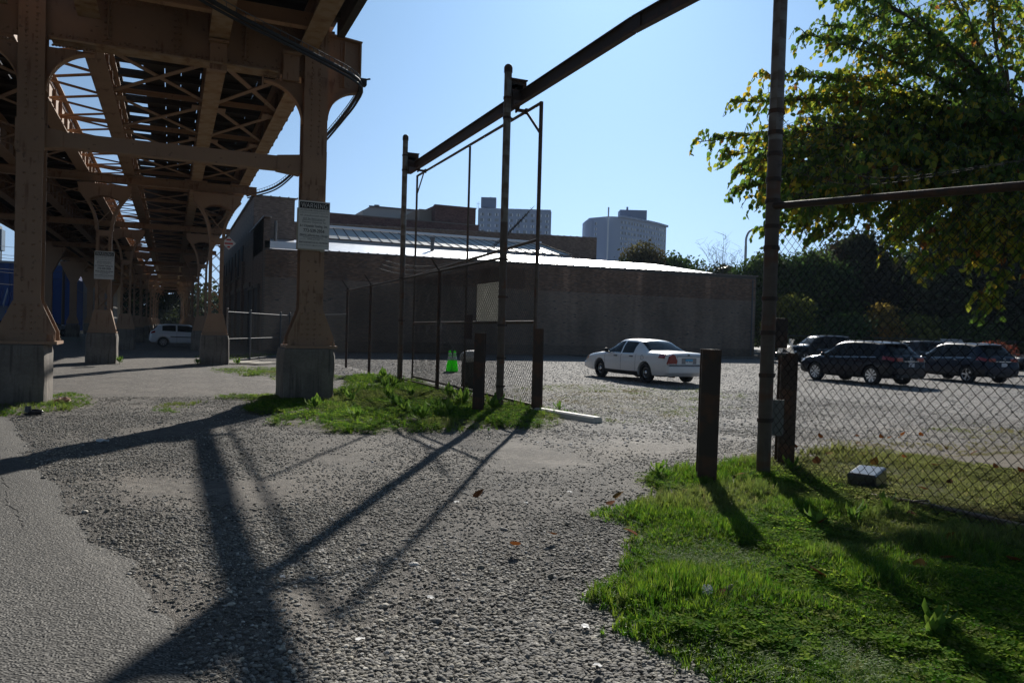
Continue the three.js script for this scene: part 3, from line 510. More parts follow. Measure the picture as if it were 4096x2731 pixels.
M.brickFar = new THREE.MeshStandardMaterial({ map: brickMap(0.21, 0.075, [0.19, 0.132, 0.10], 7), roughness: 0.92 });
M.brickRed = new THREE.MeshStandardMaterial({ map: brickMap(0.21, 0.075, [0.16, 0.085, 0.075], 9), roughness: 0.92 });
M.tile = std(0.20, 0.165, 0.14, 0.5);
const coping = (t, u0, u1, h, w, step, mat = M.tile, name = 'coping_tile') => { // clay coping, each tile lapping the next
  const g = merge([box(0, 0, 0, step * 0.985, 0.05, 0.42), box(0, 0.035, 0, step * 0.985, 0.03, 0.2), box(step * 0.44, 0.03, 0, step * 0.13, 0.085, 0.46)]);
  const b = bases.get(t); for (let u = u0 + step / 2; u < u1; u += step) { const m = new THREE.Mesh(g, mat); m.name = name; m.position.set(u - b.x, (typeof h === 'function' ? h(u) : h) - b.y, -w - b.z); t.add(m); }
};
const WALL = thing('brick_warehouse', 'long low dark brick warehouse wall with silver roof at the back of the car park', 'building', [24, 0, -50]);
{
  const topH = u => 6.34 + 0.006 * (u - 5), r = rng(401);
  part('wall', [slab([[5.05, -0.2], [43, -0.2], [43, topH(43) - 0.06], [5.05, topH(5) - 0.06]], 50.012, 0.36)], M.mortar, WALL);
  part('side_wall', [box(5.24, 4.1, 55.2, 0.36, 8.4, 9.6), box(42.82, 3.1, 60, 0.36, 6.6, 19.2)], M.brickFar, WALL);
  part('roof', (() => { const g = new THREE.BufferGeometry(), q = [P(5.4, 6.2, 50.35), P(42.7, 6.35, 50.35), P(38.2, 7.72, 57.3), P(5.4, 7.66, 57.3), P(42.7, 6.4, 70), P(38.2, 7.72, 63), P(5.4, 7.66, 63)]; const f = [[0, 1, 2], [0, 2, 3], [1, 4, 5], [1, 5, 2], [3, 2, 5], [3, 5, 6]]; g.setAttribute('position', new THREE.Float32BufferAttribute(f.flat().flatMap(i => q[i].toArray()), 3)); g.computeVertexNormals(); return g; })(), M.roofSilver, WALL);
  part('roof_edge', [box(6.2, 6.55, 50.2, 2.2, 0.42, 0.3)], M.roofSilver, WALL);
  coping(WALL, 7.2, 43, u => topH(u) - 0.03, 50.16, 0.62);
  // raised gable end above the corner, with its own coping
  part('gable_parapet', [slab([[5.06, 6.2], [5.42, 6.2], [5.42, 8.2], [5.06, 8.2]], 50.05, 9.3)], M.brickFar, WALL);
  part('gable_coping', [box(5.24, 8.23, 54.6, 0.5, 0.08, 9.6)], M.tile, WALL);
  part('downspout', [rod(P(42.6, 0.2, 49.93), P(42.6, 6.2, 49.93), 0.06)], M.galv, WALL);
  part('vent_pipe', [rod(P(5.95, 6.7, 52), P(5.95, 8.25, 52), 0.1)], M.galv, WALL);
  part('vent_pipe', [rod(P(17.8, 7.5, 56.4), P(17.8, 8.35, 56.4), 0.14), rod(P(17.8, 8.3, 56.4), P(17.8, 8.5, 56.4), 0.2)], M.galv, WALL);
  // the bricks: running bond on the face; a rougher, smeared lower wall under a band of clean courses
  const bg = merge(box(0, 0, 0, 0.203, 0.064, 0.05)), rows = [], near = [], cs = [0, 1, 2, 3, 4].map(() => { const c = brickTone(r, [0.20, 0.13, 0.09]); return new THREE.MeshStandardMaterial({ color: c, roughness: 0.9 }); });
  let row = 0; for (let h = 0.06; h < 6.3; h += 0.0755, row++) for (let u = 5.16 + (row % 2) * 0.106; u < 42.95; u += 0.2125) {
    if (h > topH(u) - 0.1) continue;
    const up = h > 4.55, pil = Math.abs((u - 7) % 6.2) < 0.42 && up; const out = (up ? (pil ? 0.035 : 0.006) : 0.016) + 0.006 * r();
    const z = -50 - out + 0.025 + 0.0 - (pil ? -0 : 0);
    if (near.length < 300 && u > 19.2 && u < 22.6 && h > 4.6) { near.push([u, h, -50 + 0.0 - 0.025 + out]); continue; }
    if (r() < 0.012) continue;
    const c = brickTone(r, up ? [0.29, 0.19, 0.13] : [0.30, 0.215, 0.155]); if (!up) c.lerp(col(0.24, 0.19, 0.15), 0.35 + 0.4 * fbm(u * 0.5, h * 0.8, 0, 421, 3));
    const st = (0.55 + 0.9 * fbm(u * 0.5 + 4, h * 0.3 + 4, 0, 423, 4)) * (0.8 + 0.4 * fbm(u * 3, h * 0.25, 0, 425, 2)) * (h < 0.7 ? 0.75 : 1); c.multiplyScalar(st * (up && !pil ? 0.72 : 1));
    rows.push([new THREE.Matrix4().makeTranslation(u - 24, h, -0.025 + out), c]);
  }
  near.forEach(([u, h, z], i) => { const m = new THREE.Mesh(bg, cs[i * 7 % 5]); m.name = 'brick'; m.position.set(u - 24, h, z + 50); WALL.add(m); });
  inst('brick', bg, new THREE.MeshStandardMaterial({ roughness: 0.9 }), rows, WALL);
}
{ // glazed lantern on that roof
  const t = thing('roof_skylight', 'long sloping glass skylight with dark glazing bars on the silver warehouse roof', 'skylight', [20, 7.6, -58.6]);
  const a0 = 10.4, a1 = 30.4, b1 = 28.5, y0 = 8.02, y1 = 9.08, w0 = 58, w1 = 60.3;
  part('curb', [box((a0 + a1) / 2, 7.72, 58.1, a1 - a0, 0.55, 0.2), box(a1 - 0.1, 7.72, 60.3, 0.2, 0.55, 4.4)], std(0.5, 0.52, 0.55, 0.7), t);
  part('sill', [box((a0 + a1) / 2, 8.0, 57.98, a1 - a0 + 0.2, 0.06, 0.3)], M.darkIron, t);
  const pane = std(0.5, 0.51, 0.5, 0.5), n = 25;
  for (let i = 0; i < n; i++) {
    const s0 = lerp(a0, a1, i / n), s1 = lerp(a0, a1, (i + 1) / n), t0 = lerp(a0, b1, i / n), t1 = lerp(a0, b1, (i + 1) / n);
    const g = new THREE.BufferGeometry(), q = [P(s0 + 0.04, y0 + 0.03, w0), P(s1 - 0.04, y0 + 0.03, w0), P(t1 - 0.04, y1, w1), P(t0 + 0.04, y1, w1)], q2 = q.map(p => p.clone().add(V(0, -0.03, -0.02)));
    const ix = [0, 1, 2, 0, 2, 3], v = ix.map(k => q[k]).concat([0, 2, 1, 0, 3, 2].map(k => q2[k])); g.setAttribute('position', new THREE.Float32BufferAttribute(v.flatMap(p => p.toArray()), 3)); g.computeVertexNormals();
    part('pane', g, pane, t); part('glazing_bar', [bar(P(s0, y0 + 0.03, w0 - 0.02), P(t0, y1 + 0.005, w1), 0.05, 0.03)], M.darkIron, t);
  }
  part('glazing_bar', [bar(P(a1, y0 + 0.05, w0 - 0.02), P(b1, y1 + 0.04, w1), 0.07, 0.08)], M.darkIron, t);
  part('end_glazing', (() => { const g = new THREE.BufferGeometry(); g.setAttribute('position', new THREE.Float32BufferAttribute([P(a1, y0, w0), P(a1, y0, w1 + 2.3), P(b1, y1, w1)].flatMap(p => p.toArray()), 3)); g.computeVertexNormals(); return g; })(), pane, t);
  part('ridge_cap', [box((a0 + b1) / 2, y1 + 0.12, w1 + 0.1, b1 - a0 + 0.3, 0.14, 0.5)], M.roofSilver, t);
}
{ // taller brick block at the corner and the side wall along the railway
  const t = thing('tall_brick_building', 'taller dark brick building rising behind the warehouse corner beside the railway', 'building', [6.4, 0, -76]);
  part('wall', [box(6.42, 5.2, 78, 2.75, 10.6, 42)], M.brickFar, t);
  coping(t, 5.0, 7.8, 10.54, 57.15, 0.6);
  part('side_coping', [box(5.1, 10.54, 78, 0.4, 0.09, 42), box(7.75, 10.54, 78, 0.3, 0.09, 42)], M.tile, t);
  const dark = std(0.012, 0.012, 0.014, 0.6);
  for (let k = 0; k < 5; k++) { const w = 60.5 + k * 7; part('doorway', [box(5.03, 2.1, w, 0.12, 4.2, 4.2)], dark, t); part('pilaster', [box(4.98, 3.2, w + 3.4, 0.3, 6.4, 0.8)], M.brickFar, t); part('lintel', [box(4.99, 4.4, w, 0.16, 0.35, 4.6)], M.concrete, t); }
  for (let k = 0; k < 7; k++) { const p = part('window', [box(5.02, 6.6, 66 + k * 4, 0.1, 2.3, 2.2)], dark, t); part('sill', [box(4.97, 5.38, 66 + k * 4, 0.22, 0.14, 2.5)], M.concrete, p); }
}
{ // block with the pilastered openings directly along the lane, under the gable
  const t = thing('loading_doors', 'dark loading doors set in the warehouse side wall facing the railway', 'doors', [5, 0, -54.5]);
  part('door', [box(5.03, 2.0, 53.2, 0.1, 4.0, 2.6)], std(0.03, 0.03, 0.034, 0.7), t); part('door', [box(5.03, 2.0, 57.2, 0.1, 4.0, 2.6)], std(0.03, 0.03, 0.034, 0.7), t);
  part('door_frame', [box(4.99, 4.1, 53.2, 0.2, 0.25, 3.0), box(4.99, 4.1, 57.2, 0.2, 0.25, 3.0), box(5.0, 2, 51.75, 0.2, 4, 0.2), box(5.0, 2, 55.2, 0.2, 4, 0.5), box(5.0, 2, 58.7, 0.2, 4, 0.2)], M.concrete, t);
}
{ // back ranges above the skylight
  const t = thing('rear_parapet_building', 'dark brown brick range with tiled parapet directly behind the skylight', 'building', [24, 0, -68]);
  part('wall', [slab([[8, 0], [37.3, 0], [37.3, 10.75], [8, 10.0]], 66, 14)], M.brickFar, t);
  coping(t, 8, 37.3, u => 10.02 + 0.0256 * (u - 8), 66.2, 0.68);
  const b = thing('stepped_brick_building', 'reddish brick building with stepped roofline between the white storey and the left tower', 'building', [21, 0, -80]);
  part('wall', [box(20.5, 6.1, 80, 16.2, 12.3, 9.8), box(28.9, 5.9, 80, 1.0, 11.8, 9.6)], M.brickRed, b); part('upper_wall', [box(26.25, 13.1, 79.6, 4.35, 1.9, 8)], M.brickRed, b); part('stair_head', [box(23.4, 13.0, 80.2, 1.3, 1.4, 7)], std(0.30, 0.27, 0.23, 0.9), b);
  part('parapet_coping', [box(20.5, 12.3, 75.3, 16.3, 0.1, 0.4), box(26.25, 14.08, 75.8, 4.45, 0.1, 0.5)], M.tile, b); part('vent', [rod(P(14.6, 10.4, 74.9), P(14.6, 10.9, 74.9), 0.14), box(17.1, 10.6, 74.95, 1.2, 0.3, 0.1)], M.galv, b);
  const wsg = thing('white_upper_storey', 'pale white rendered storey with flat roof behind the brown brick ranges', 'building', [23, 0, -90]);
  part('wall', [slab([[18.8, 0], [27.6, 0], [27.6, 14.7], [19.7, 14.85], [19.5, 14.6], [18.8, 14.3]], 85, 9)], std(0.52, 0.52, 0.5, 0.85), wsg); part('roof_edge', [box(23.6, 14.8, 84.95, 8.2, 0.14, 0.2)], std(0.2, 0.2, 0.2, 0.8), wsg); part('roof_vent', [rod(P(20.6, 14.7, 86), P(20.6, 15.15, 86), 0.3), rod(P(27.3, 14.6, 86), P(27.3, 15.7, 86), 0.16), box(26.6, 14.95, 87, 1.6, 0.5, 1.2)], std(0.12, 0.12, 0.12, 0.7), wsg); part('window', [box(23.2, 13.6, 84.96, 0.25, 1.3, 0.1)], M.glass, wsg);
}
// the two towers on the skyline
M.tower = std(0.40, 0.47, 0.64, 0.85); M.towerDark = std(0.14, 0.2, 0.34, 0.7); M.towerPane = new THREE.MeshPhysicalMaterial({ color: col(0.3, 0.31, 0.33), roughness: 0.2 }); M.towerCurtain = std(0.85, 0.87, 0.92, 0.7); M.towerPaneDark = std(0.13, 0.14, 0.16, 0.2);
function towerWindow(parent, b, pos, ry, w, h, r) {
  const f = new THREE.Mesh(towerWindow.frame ??= merge(box(0, 0, 0, 2.0, 1.5, 0.12)), M.tower); f.name = 'window'; f.position.copy(pos).sub(b); f.rotation.y = ry; f.scale.set(w / 2.0, h / 1.5, 1);
  for (const [x, m] of [[-0.62, r() < 0.6 ? M.towerCurtain : M.towerPane], [0.02, r() < 0.75 ? M.towerPaneDark : M.towerPane], [0.64, r() < 0.6 ? M.towerCurtain : M.towerPane]]) { const p = new THREE.Mesh(towerWindow.pane ??= merge(box(0, 0, 0, 0.5, 1.35, 0.06)), m); p.name = 'pane'; p.position.set(x, 0, 0.07); f.add(p); }
  parent.add(f);
}
{
  const A = P(142.2, 0, 373.9), B = P(175.8, 0, 359.3), d = B.clone().sub(A).normalize(), ry = -Math.atan2(d.z, d.x), n = V(Math.sin(ry), 0, Math.cos(ry)), t = thing('apartment_tower', 'straight concrete apartment tower seen between the gate posts, dark box on its roof', 'tower block', [159, 0, -372]), b = bases.get(t), r = rng(61);
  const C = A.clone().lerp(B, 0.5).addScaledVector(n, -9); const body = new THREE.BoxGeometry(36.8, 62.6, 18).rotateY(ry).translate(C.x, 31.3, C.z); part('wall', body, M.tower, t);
  const cap = []; for (let k = 0; k < 10; k++) { const p = A.clone().lerp(B, (k + 0.5) / 10); cap.push(new THREE.CylinderGeometry(1.95, 1.95, 1.2, 14).scale(1, 1, 0.35).rotateY(ry).translate(p.x, 62.7, p.z)); } part('scalloped_parapet', cap, M.tower, t);
  const pier = []; for (let k = 0; k <= 10; k++) { const p = A.clone().lerp(B, k / 10).addScaledVector(n, 0.05); pier.push(new THREE.BoxGeometry(0.7, 62.4, 0.5).rotateY(ry).translate(p.x, 31.2, p.z)); } part('pier', pier, M.tower, t);
  for (let i = 0; i < 10; i++) for (let j = 0; j < 8; j++) { const p = A.clone().lerp(B, (i + 0.5) / 10).addScaledVector(n, 0.08); p.y = 60.2 - j * 2.82; towerWindow(t, b, p, ry, 2.1, 1.55, r); }
  const pc = A.clone().lerp(B, 0.13).addScaledVector(n, -6); part('roof_plant_room', [new THREE.BoxGeometry(7.8, 5, 6).rotateY(ry).translate(pc.x, 66.9, pc.z), new THREE.BoxGeometry(7, 1.6, 5).rotateY(ry).translate(pc.x, 63.4, pc.z)], M.towerDark, t);
  part('roof_vent', [new THREE.CylinderGeometry(0.3, 0.3, 1, 8).translate(pc.x + 1, 69.6, pc.z)], M.towerDark, t); part('roof_ladder', [bar(P(141.8, 62, 373.5), P(142.0, 66.5, 373.5), 0.12, 0.12), bar(P(140.9, 65.4, 373.5), P(142.6, 65.4, 373.5), 0.1, 0.1), bar(P(141, 62.4, 373.4), P(141, 66, 373.4), 0.08, 0.08)], M.towerDark, t);
}
{
  const c = new THREE.CatmullRomCurve3([P(204.6, 0, 371), P(206.9, 0, 366.5), P(210.6, 0, 359.8), P(218, 0, 358.2), P(227.3, 0, 361.4), P(243, 0, 367.6), P(257.4, 0, 375.8)]), t = thing('curved_apartment_tower', 'curved concrete apartment tower behind the treetops, dark overhanging box on its roof', 'tower block', [230, 0, -370]), b = bases.get(t), r = rng(67);
  const o = c.getSpacedPoints(48), sh = new THREE.Shape(o.map(p => new THREE.Vector2(p.x, p.z)).concat([new THREE.Vector2(262, -388), new THREE.Vector2(212, -392)]));
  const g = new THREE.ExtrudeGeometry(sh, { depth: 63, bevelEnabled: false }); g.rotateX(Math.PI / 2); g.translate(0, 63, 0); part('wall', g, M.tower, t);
  part('stair_tower', [rod(P(205.8, 0, 371.5), P(205.8, 61.4, 371.5), 3.1, 3.1, 20)], M.tower, t); part('flue', [rod(P(209.2, 40, 358.6), P(209.2, 67.5, 358.6), 0.42)], M.towerCurtain, t);
  const cap = []; for (let k = 0; k < 17; k++) { const p = c.getPointAt(0.28 + 0.72 * (k + 0.5) / 17); cap.push(new THREE.CylinderGeometry(1.75, 1.75, 1.0, 12).translate(p.x, 63, p.z)); } part('scalloped_parapet', cap, M.tower, t);
  for (let i = 0; i < 17; i++) { const s = 0.29 + 0.7 * (i + 0.5) / 17, p = c.getPointAt(s), tg = c.getTangentAt(s), ry = -Math.atan2(tg.z, tg.x); for (let j = 0; j < 9; j++) towerWindow(t, b, V(p.x + Math.sin(ry) * 0.06, 60.2 - j * 2.82, p.z + Math.cos(ry) * 0.06), ry, 1.9, 1.55, r); }
  for (let j = 0; j < 4; j++) { const p = c.getPointAt(0.07); towerWindow(t, b, V(p.x - 0.1, 59.6 - j * 2.82, p.z + 0.15), -62 * RAD, 1.6, 1.55, r); }
  part('roof_plant_room', [new THREE.BoxGeometry(14.6, 5.4, 9).rotateY(-23.5 * RAD).translate(231.5, 66.2, -371), new THREE.BoxGeometry(10, 1.4, 7).rotateY(-23.5 * RAD).translate(228.5, 63.2, -372)], M.towerDark, t); part('chimney', [rod(P(227, 68, 369), P(227, 70.6, 369), 0.55)], M.towerDark, t);
}
{ // low roofs between the trees on the right
  const t = thing('flat_roofed_building', 'low plum coloured flat-roofed building between the curved tower and the warehouse roof', 'building', [52, 0, -104]);
  part('wall', [box(56, 5.4, 108, 22, 10.8, 14, -23.5 * RAD)], std(0.20, 0.16, 0.17, 0.9), t); part('roof_edge', [box(56, 10.86, 108, 22.3, 0.12, 14.3, -23.5 * RAD)], M.roofSilver, t); part('roof_unit', [box(50, 11.3, 104, 1.4, 0.8, 1, -23.5 * RAD), rod(P(52.5, 11, 103), P(52.5, 12.2, 103), 0.12)], M.galv, t);
  const h = thing('gabled_house', 'pale gabled house glimpsed between the trees above the warehouse coping', 'house', [72, 0, -92]);
  part('wall', [box(73, 4.6, 92, 5, 9.2, 6, -23.5 * RAD)], std(0.42, 0.42, 0.42, 0.85), h); part('roof', [new THREE.CylinderGeometry(3.9, 3.9, 6.4, 3, 1).rotateX(Math.PI / 2).rotateZ(Math.PI).scale(0.95, 0.45, 1).rotateY(-23.5 * RAD).translate(73, 9.9, -92)], M.tile, h); part('window', [box(72.4, 8.4, 88.9, 0.9, 1.2, 0.1, -23.5 * RAD)], M.glass, h);
  const f = thing('light_brick_building', 'light grey building seen through the mesh beneath the hanging leaves', 'building', [82, 0, -80]);
  part('wall', [box(86, 4.6, 82, 13, 9.4, 10, -38 * RAD)], std(0.36, 0.33, 0.31, 0.9), f); part('roof_edge', [box(86, 9.4, 82, 13.4, 0.25, 10.4, -38 * RAD)], std(0.5, 0.5, 0.5, 0.8), f); for (let k = 0; k < 4; k++) part('window', [box(80.6 + k * 2.6, 7.2, 77.2 - k * 0.0 + k * -2.02, 1.2, 1.6, 0.2, -38 * RAD)], M.glass, f);
}
{ // across the street at the far left
  const t = thing('blue_building', 'deep blue painted windowless building far behind the left railway columns', 'building', [-20, 0, -118]);
  part('wall', [box(-21.5, 4.2, 120, 20, 8.4, 10)], std(0.012, 0.04, 0.16, 0.8), t); part('parapet', [box(-21.5, 8.5, 114.95, 20.1, 0.25, 0.3)], std(0.3, 0.29, 0.28, 0.8), t); part('pilaster', [box(-14.4, 4.2, 114.93, 0.5, 8.3, 0.16), box(-19, 4.2, 114.93, 0.5, 8.3, 0.16), box(-24, 4.2, 114.93, 0.5, 8.3, 0.16)], std(0.016, 0.05, 0.19, 0.8), t);
  const g = thing('grey_gabled_building', 'grey gabled building rising above the blue building', 'building', [-13, 0, -134]);
  part('wall', [slab([[-18.6, 0], [-8, 0], [-8, 10.2], [-11.6, 13.6], [-18.6, 10.6]], 130, 9)], std(0.3, 0.29, 0.28, 0.9), g); part('roof', [bar(P(-11.6, 13.7, 134.5), P(-7.6, 9.9, 134.5), 9.4, 0.2, V(0, 0, 1)), bar(P(-18.8, 10.6, 134.5), P(-11.6, 13.7, 134.5), 9.4, 0.2, V(0, 0, 1))], M.tile, g);
  const h = thing('red_roofed_house', 'house with brick red pitched roof at the far left edge', 'house', [-27, 0, -136]);
  part('wall', [box(-28, 4.4, 138, 14, 8.8, 9)], M.brickRed, h); part('roof', [bar(P(-28, 8.8, 133), P(-28, 11.4, 138.5), 14.6, 0.2, XA), bar(P(-28, 11.4, 138.5), P(-28, 8.8, 143.5), 14.6, 0.2, XA)], std(0.34, 0.13, 0.09, 0.8), h); part('dormer', [box(-26.2, 9.6, 134.2, 1.0, 0.8, 1.2)], M.brickRed, h);
  const wt = thing('rooftop_sign_box', 'blue box on a steel stand above the red roof at the left edge', 'tank', [-26, 10, -150]);
  part('box', [box(-27.2, 14.2, 152, 3.0, 3.4, 3)], std(0.03, 0.09, 0.16, 0.7), wt); part('stand', [box(-28.5, 6.3, 152, 0.2, 12.6, 0.2), box(-26, 6.3, 152, 0.2, 12.6, 0.2), box(-27.2, 16.2, 152, 2.2, 0.6, 2.4)], M.galv, wt);
  const aw = thing('striped_awning_shed', 'small shed with blue and white striped awning at the left edge', 'shed', [-13.5, 0, -78]);
  part('wall', [box(-13.6, 1.3, 80, 4.2, 2.6, 3)], std(0.16, 0.17, 0.22, 0.8), aw);
  for (let k = 0; k < 12; k++) part('awning_stripe', [bar(P(-15.5 + k * 0.35, 2.6, 77.6), P(-15.5 + k * 0.35, 4.0, 79.4), 0.34, 0.03, XA)], k % 2 ? std(0.65, 0.66, 0.7, 0.8) : std(0.03, 0.05, 0.2, 0.8), aw);
  part('door', [box(-12.6, 1.1, 78.47, 0.9, 2.2, 0.06)], std(0.05, 0.12, 0.4, 0.7), aw);
  const cr = thing('cream_building', 'narrow sunlit cream building seen past the second left railway column', 'building', [-11, 0, -142]);
  part('wall', [box(-11.9, 4.2, 146, 4.6, 8.4, 10, 30 * RAD)], std(0.5, 0.44, 0.36, 0.85), cr); for (let k = 0; k < 3; k++) part('window', [box(-12.5, 2.2 + k * 2.2, 140.3, 0.9, 1.3, 0.3, 30 * RAD)], M.glass, cr);
}

// ---------------------------------------------------------------- gate, posts, fences
M.lamp = std(0.55, 0.57, 0.6, 0.6);
function tallPost(label, u, w, h, r, bands, lean = 0) {
  const t = thing('gate_post', label, 'post', [u, 0, -w]), top = P(u + lean, h, w), mid = P(u + lean * 0.55, h * 0.55, w);
  part('pipe', [rod(P(u, -0.2, w), mid, r, r, 18)], M.pipe, t); part('upper_pipe', [rod(mid, top, r * 0.995, r * 0.995, 18)], M.pipeTop, t);
  part('cap', [new THREE.SphereGeometry(r * 1.12, 14, 8, 0, 6.3, 0, 1.6).translate(top.x, top.y, top.z), rod(top.clone().add(V(0, -0.09, 0)), top, r * 1.12, r * 1.12, 18)], M.darkIron, t);
  for (const b of bands) part('clamp_band', [rod(P(u + lean * b / h, b - 0.025, w), P(u + lean * b / h, b + 0.025, w), r * 1.12, r * 1.12, 18), box(u + lean * b / h + r * 1.15, b, w, 0.05, 0.04, 0.03)], M.darkIron, t);
  return t;
}
tallPost('farther tall steel gate post carrying the left end of the overhead track', 6.45, 23.42, 7.5, 0.082, [1.9, 3.2, 6.5, 6.95]);
tallPost('tall rusty steel gate post by the open gate end, domed cap above the track', 6.45, 15.42, 7.25, 0.082, [0.5, 1.1, 1.8, 2.4, 3.2, 6.2, 6.62]);
const nearPost = tallPost('nearest tall steel gate post, right of centre, with peeling sticker', 6.45, 7.28, 7.3, 0.082, [0.72, 1.25, 1.75, 2.15, 2.75, 3.0, 3.3, 3.55, 3.85, 4.1, 4.35], 0.05);
part('sticker', [new THREE.CylinderGeometry(0.086, 0.086, 0.17, 12, 1, true, 3.3, 1.1).translate(6.48, 4.22, -7.28)], std(0.42, 0.4, 0.37, 0.6), nearPost);
{ // overhead track: two beams spliced in the middle
  const t = thing('gate_track', 'long dark steel track beam crossing the sky above the gateway', 'gate track', [6.78, 6.7, -16]);
  const prof = (a, b) => [bar(a, b, 0.02, 0.22), bar(a.clone().add(V(0, 0.12, 0)), b.clone().add(V(0, 0.12, 0)), 0.12, 0.02), bar(a.clone().add(V(0, -0.12, 0)), b.clone().add(V(0, -0.12, 0)), 0.12, 0.02)];
  part('beam', prof(P(6.78, 6.66, 24.1), P(6.78, 6.70, 11.0)), M.darkIron, t); part('beam', prof(P(6.78, 6.70, 10.97), P(6.70, 6.42, 6.6)), M.darkIron, t);
  part('splice_plate', [box(6.757, 6.7, 11.0, 0.022, 0.24, 0.5), box(6.803, 6.7, 11.0, 0.022, 0.24, 0.5)], M.darkIron, t);
  for (const w of [23.42, 15.42, 7.28]) part('hanger_bracket', [box(6.64, 6.78, w, 0.3, 0.32, 0.02), box(6.68, 6.93, w, 0.4, 0.2, 0.02), box(6.68, 7.03, w, 0.4, 0.025, 0.16), box(6.56, 6.6, w, 0.03, 0.4, 0.1)], M.darkIron, t);
}
{ // sliding gate leaf, standing open along the fence line
  const t = thing('sliding_gate', 'tall sliding chain link gate leaf hanging open from the overhead track', 'gate', [7.05, 0, -19.5]);
  const u = 7.05, r = 0.034;
  for (const [w, h, rr] of [[24.1, 6.5, r], [19.3, 6.46, 0.03], [15.0, 6.52, 0.042]]) part('upright', [rod(P(u, 0.08, w), P(u, h, w), rr, rr, 12)], M.pipe, t);
  for (const [h0, h1] of [[6.5, 6.5], [3.34, 3.62], [1.84, 1.88], [0.14, 0.12]]) part('rail', [rod(P(u, h0, 24.1), P(u, h1, 15.0), r, r, 12)], M.pipe, t);
  part('corner_brace', [rod(P(u, 6.48, 15.75), P(u, 5.85, 15.0), 0.028)], M.pipe, t); part('corner_brace', [rod(P(u, 6.48, 23.4), P(u, 5.9, 24.1), 0.02)], M.pipe, t);
  for (const w of [23.2, 15.75]) part('trolley', [box(6.92, 6.5, w, 0.22, 0.05, 0.1), box(6.8, 6.58, w, 0.03, 0.28, 0.06), rod(P(6.74, 6.58, w), P(6.86, 6.58, w), 0.07, 0.07, 12), box(7.04, 6.5, w, 0.05, 0.12, 0.06)], M.darkIron, t);
  part('chain_link_mesh', [chainLink(P(u + 0.04, 0, 24.05), P(u + 0.04, 0, 15.05), 0.14, 3.42, 0.115, 0.0048)], M.wire, t).userData.kind = 'stuff';
  // an old square of sheet wired to the mesh, and a second small one
  part('sheet_panel', [box(u + 0.07, 2.33, 17.95, 0.012, 0.94, 1.45), box(u + 0.075, 2.82, 17.95, 0.03, 0.04, 1.5)], new THREE.MeshPhysicalMaterial({ color: col(0.62, 0.61, 0.57), roughness: 0.95, transmission: 0.55, thickness: 0 }), t);
  part('sheet_panel', [box(u - 0.02, 1.75, 19.0, 0.012, 0.62, 0.5)], std(0.10, 0.075, 0.075, 0.9), t);
  for (let k = 0; k < 3; k++) { const pts = []; for (let i = 0; i <= 12; i++) { const s = i / 12; pts.push(P(6.72 + 0.12 * k, 3.42 + 0.14 * k + 0.35 * (1 - s) ** 3 + 0.9 * Math.max(0, s - 0.72) ** 1.4 * 4.2 - 0.25 * Math.sin(s * 3.1), lerp(27.5, 15.02, s))); }
    const cv = new THREE.CatmullRomCurve3(pts), g = [tube(pts, 0.0055, 60, 4)]; for (let i = 1; i < 90; i++) { const p = cv.getPoint(i / 90); g.push(bar(p.clone().add(V(0.03, 0.02, 0.015)), p.clone().add(V(-0.03, -0.02, -0.015)), 0.007, 0.007), bar(p.clone().add(V(-0.02, 0.03, -0.01)), p.clone().add(V(0.02, -0.03, 0.01)), 0.007, 0.007)); }
    part('barbed_wire', g, M.wire, t); }
}
{ // fixed fence on the line of the posts
  const t = thing('chain_link_fence', 'fixed chain link fence behind the gate posts, with angled arms on top', 'fence', [6.45, 0, -24]);
  for (const w of [31.5, 27.5, 19.72]) { part('fence_post', [rod(P(6.45, -0.1, w), P(6.45, 3.2, w), 0.05, 0.05, 10)], M.darkIron, t); part('barb_arm', [bar(P(6.45, 3.18, w), P(6.2, 3.52, w + 0.0), 0.05, 0.03)], M.darkIron, t); }
  part('top_rail', [rod(P(6.45, 3.1, 31.5), P(6.45, 3.24, 15.5), 0.03)], M.darkIron, t); part('bottom_rail', [rod(P(6.5, 0.12, 24), P(6.5, 0.12, 15.5), 0.022)], M.darkIron, t);
  part('chain_link_mesh', [chainLink(P(6.5, 0, 31.45), P(6.5, 0, 15.55), 0.08, 3.12, 0.12, 0.0042)], M.wire, t).userData.kind = 'stuff';
  const n = thing('chain_link_fence', 'chain link fence of large dark diamonds on the right, running from the nearest post', 'fence', [6.45, 0, -5]);
  part('top_rail', [rod(P(6.45, 3.24, 7.28), P(6.45, 2.77, 1.2), 0.04)], M.darkIron, n); part('fence_post', [rod(P(6.45, -0.1, 1.2), P(6.45, 2.8, 1.2), 0.05)], M.darkIron, n); part('fence_post', [rod(P(6.45, -0.1, 2.4), P(6.45, 2.87, 2.4), 0.04)], M.darkIron, n);
  part('chain_link_mesh', [chainLink(P(6.5, 0, 7.2), P(6.5, 0, 1.25), 0.06, 3.0, 0.112, 0.0032)], M.wire, n).userData.kind = 'stuff';
  const bw = []; for (let k = 0; k < 2; k++) { const pts = [P(6.45, 4.35 - k * 0.6, 7.28), P(6.5, 3.45 - k * 0.12, 6.2), P(6.45, 3.2, 4), P(6.45, 2.95, 1.2)]; const cv = new THREE.CatmullRomCurve3(pts); bw.push(tube(pts, 0.0025, 40, 4)); for (let i = 1; i < 50; i++) { const p = cv.getPoint(i / 50); bw.push(bar(p.clone().add(V(0.02, 0.025, 0.02)), p.clone().add(V(-0.02, -0.025, -0.02)), 0.005, 0.005)); } }
  part('barbed_wire', bw, M.wire, n);
}
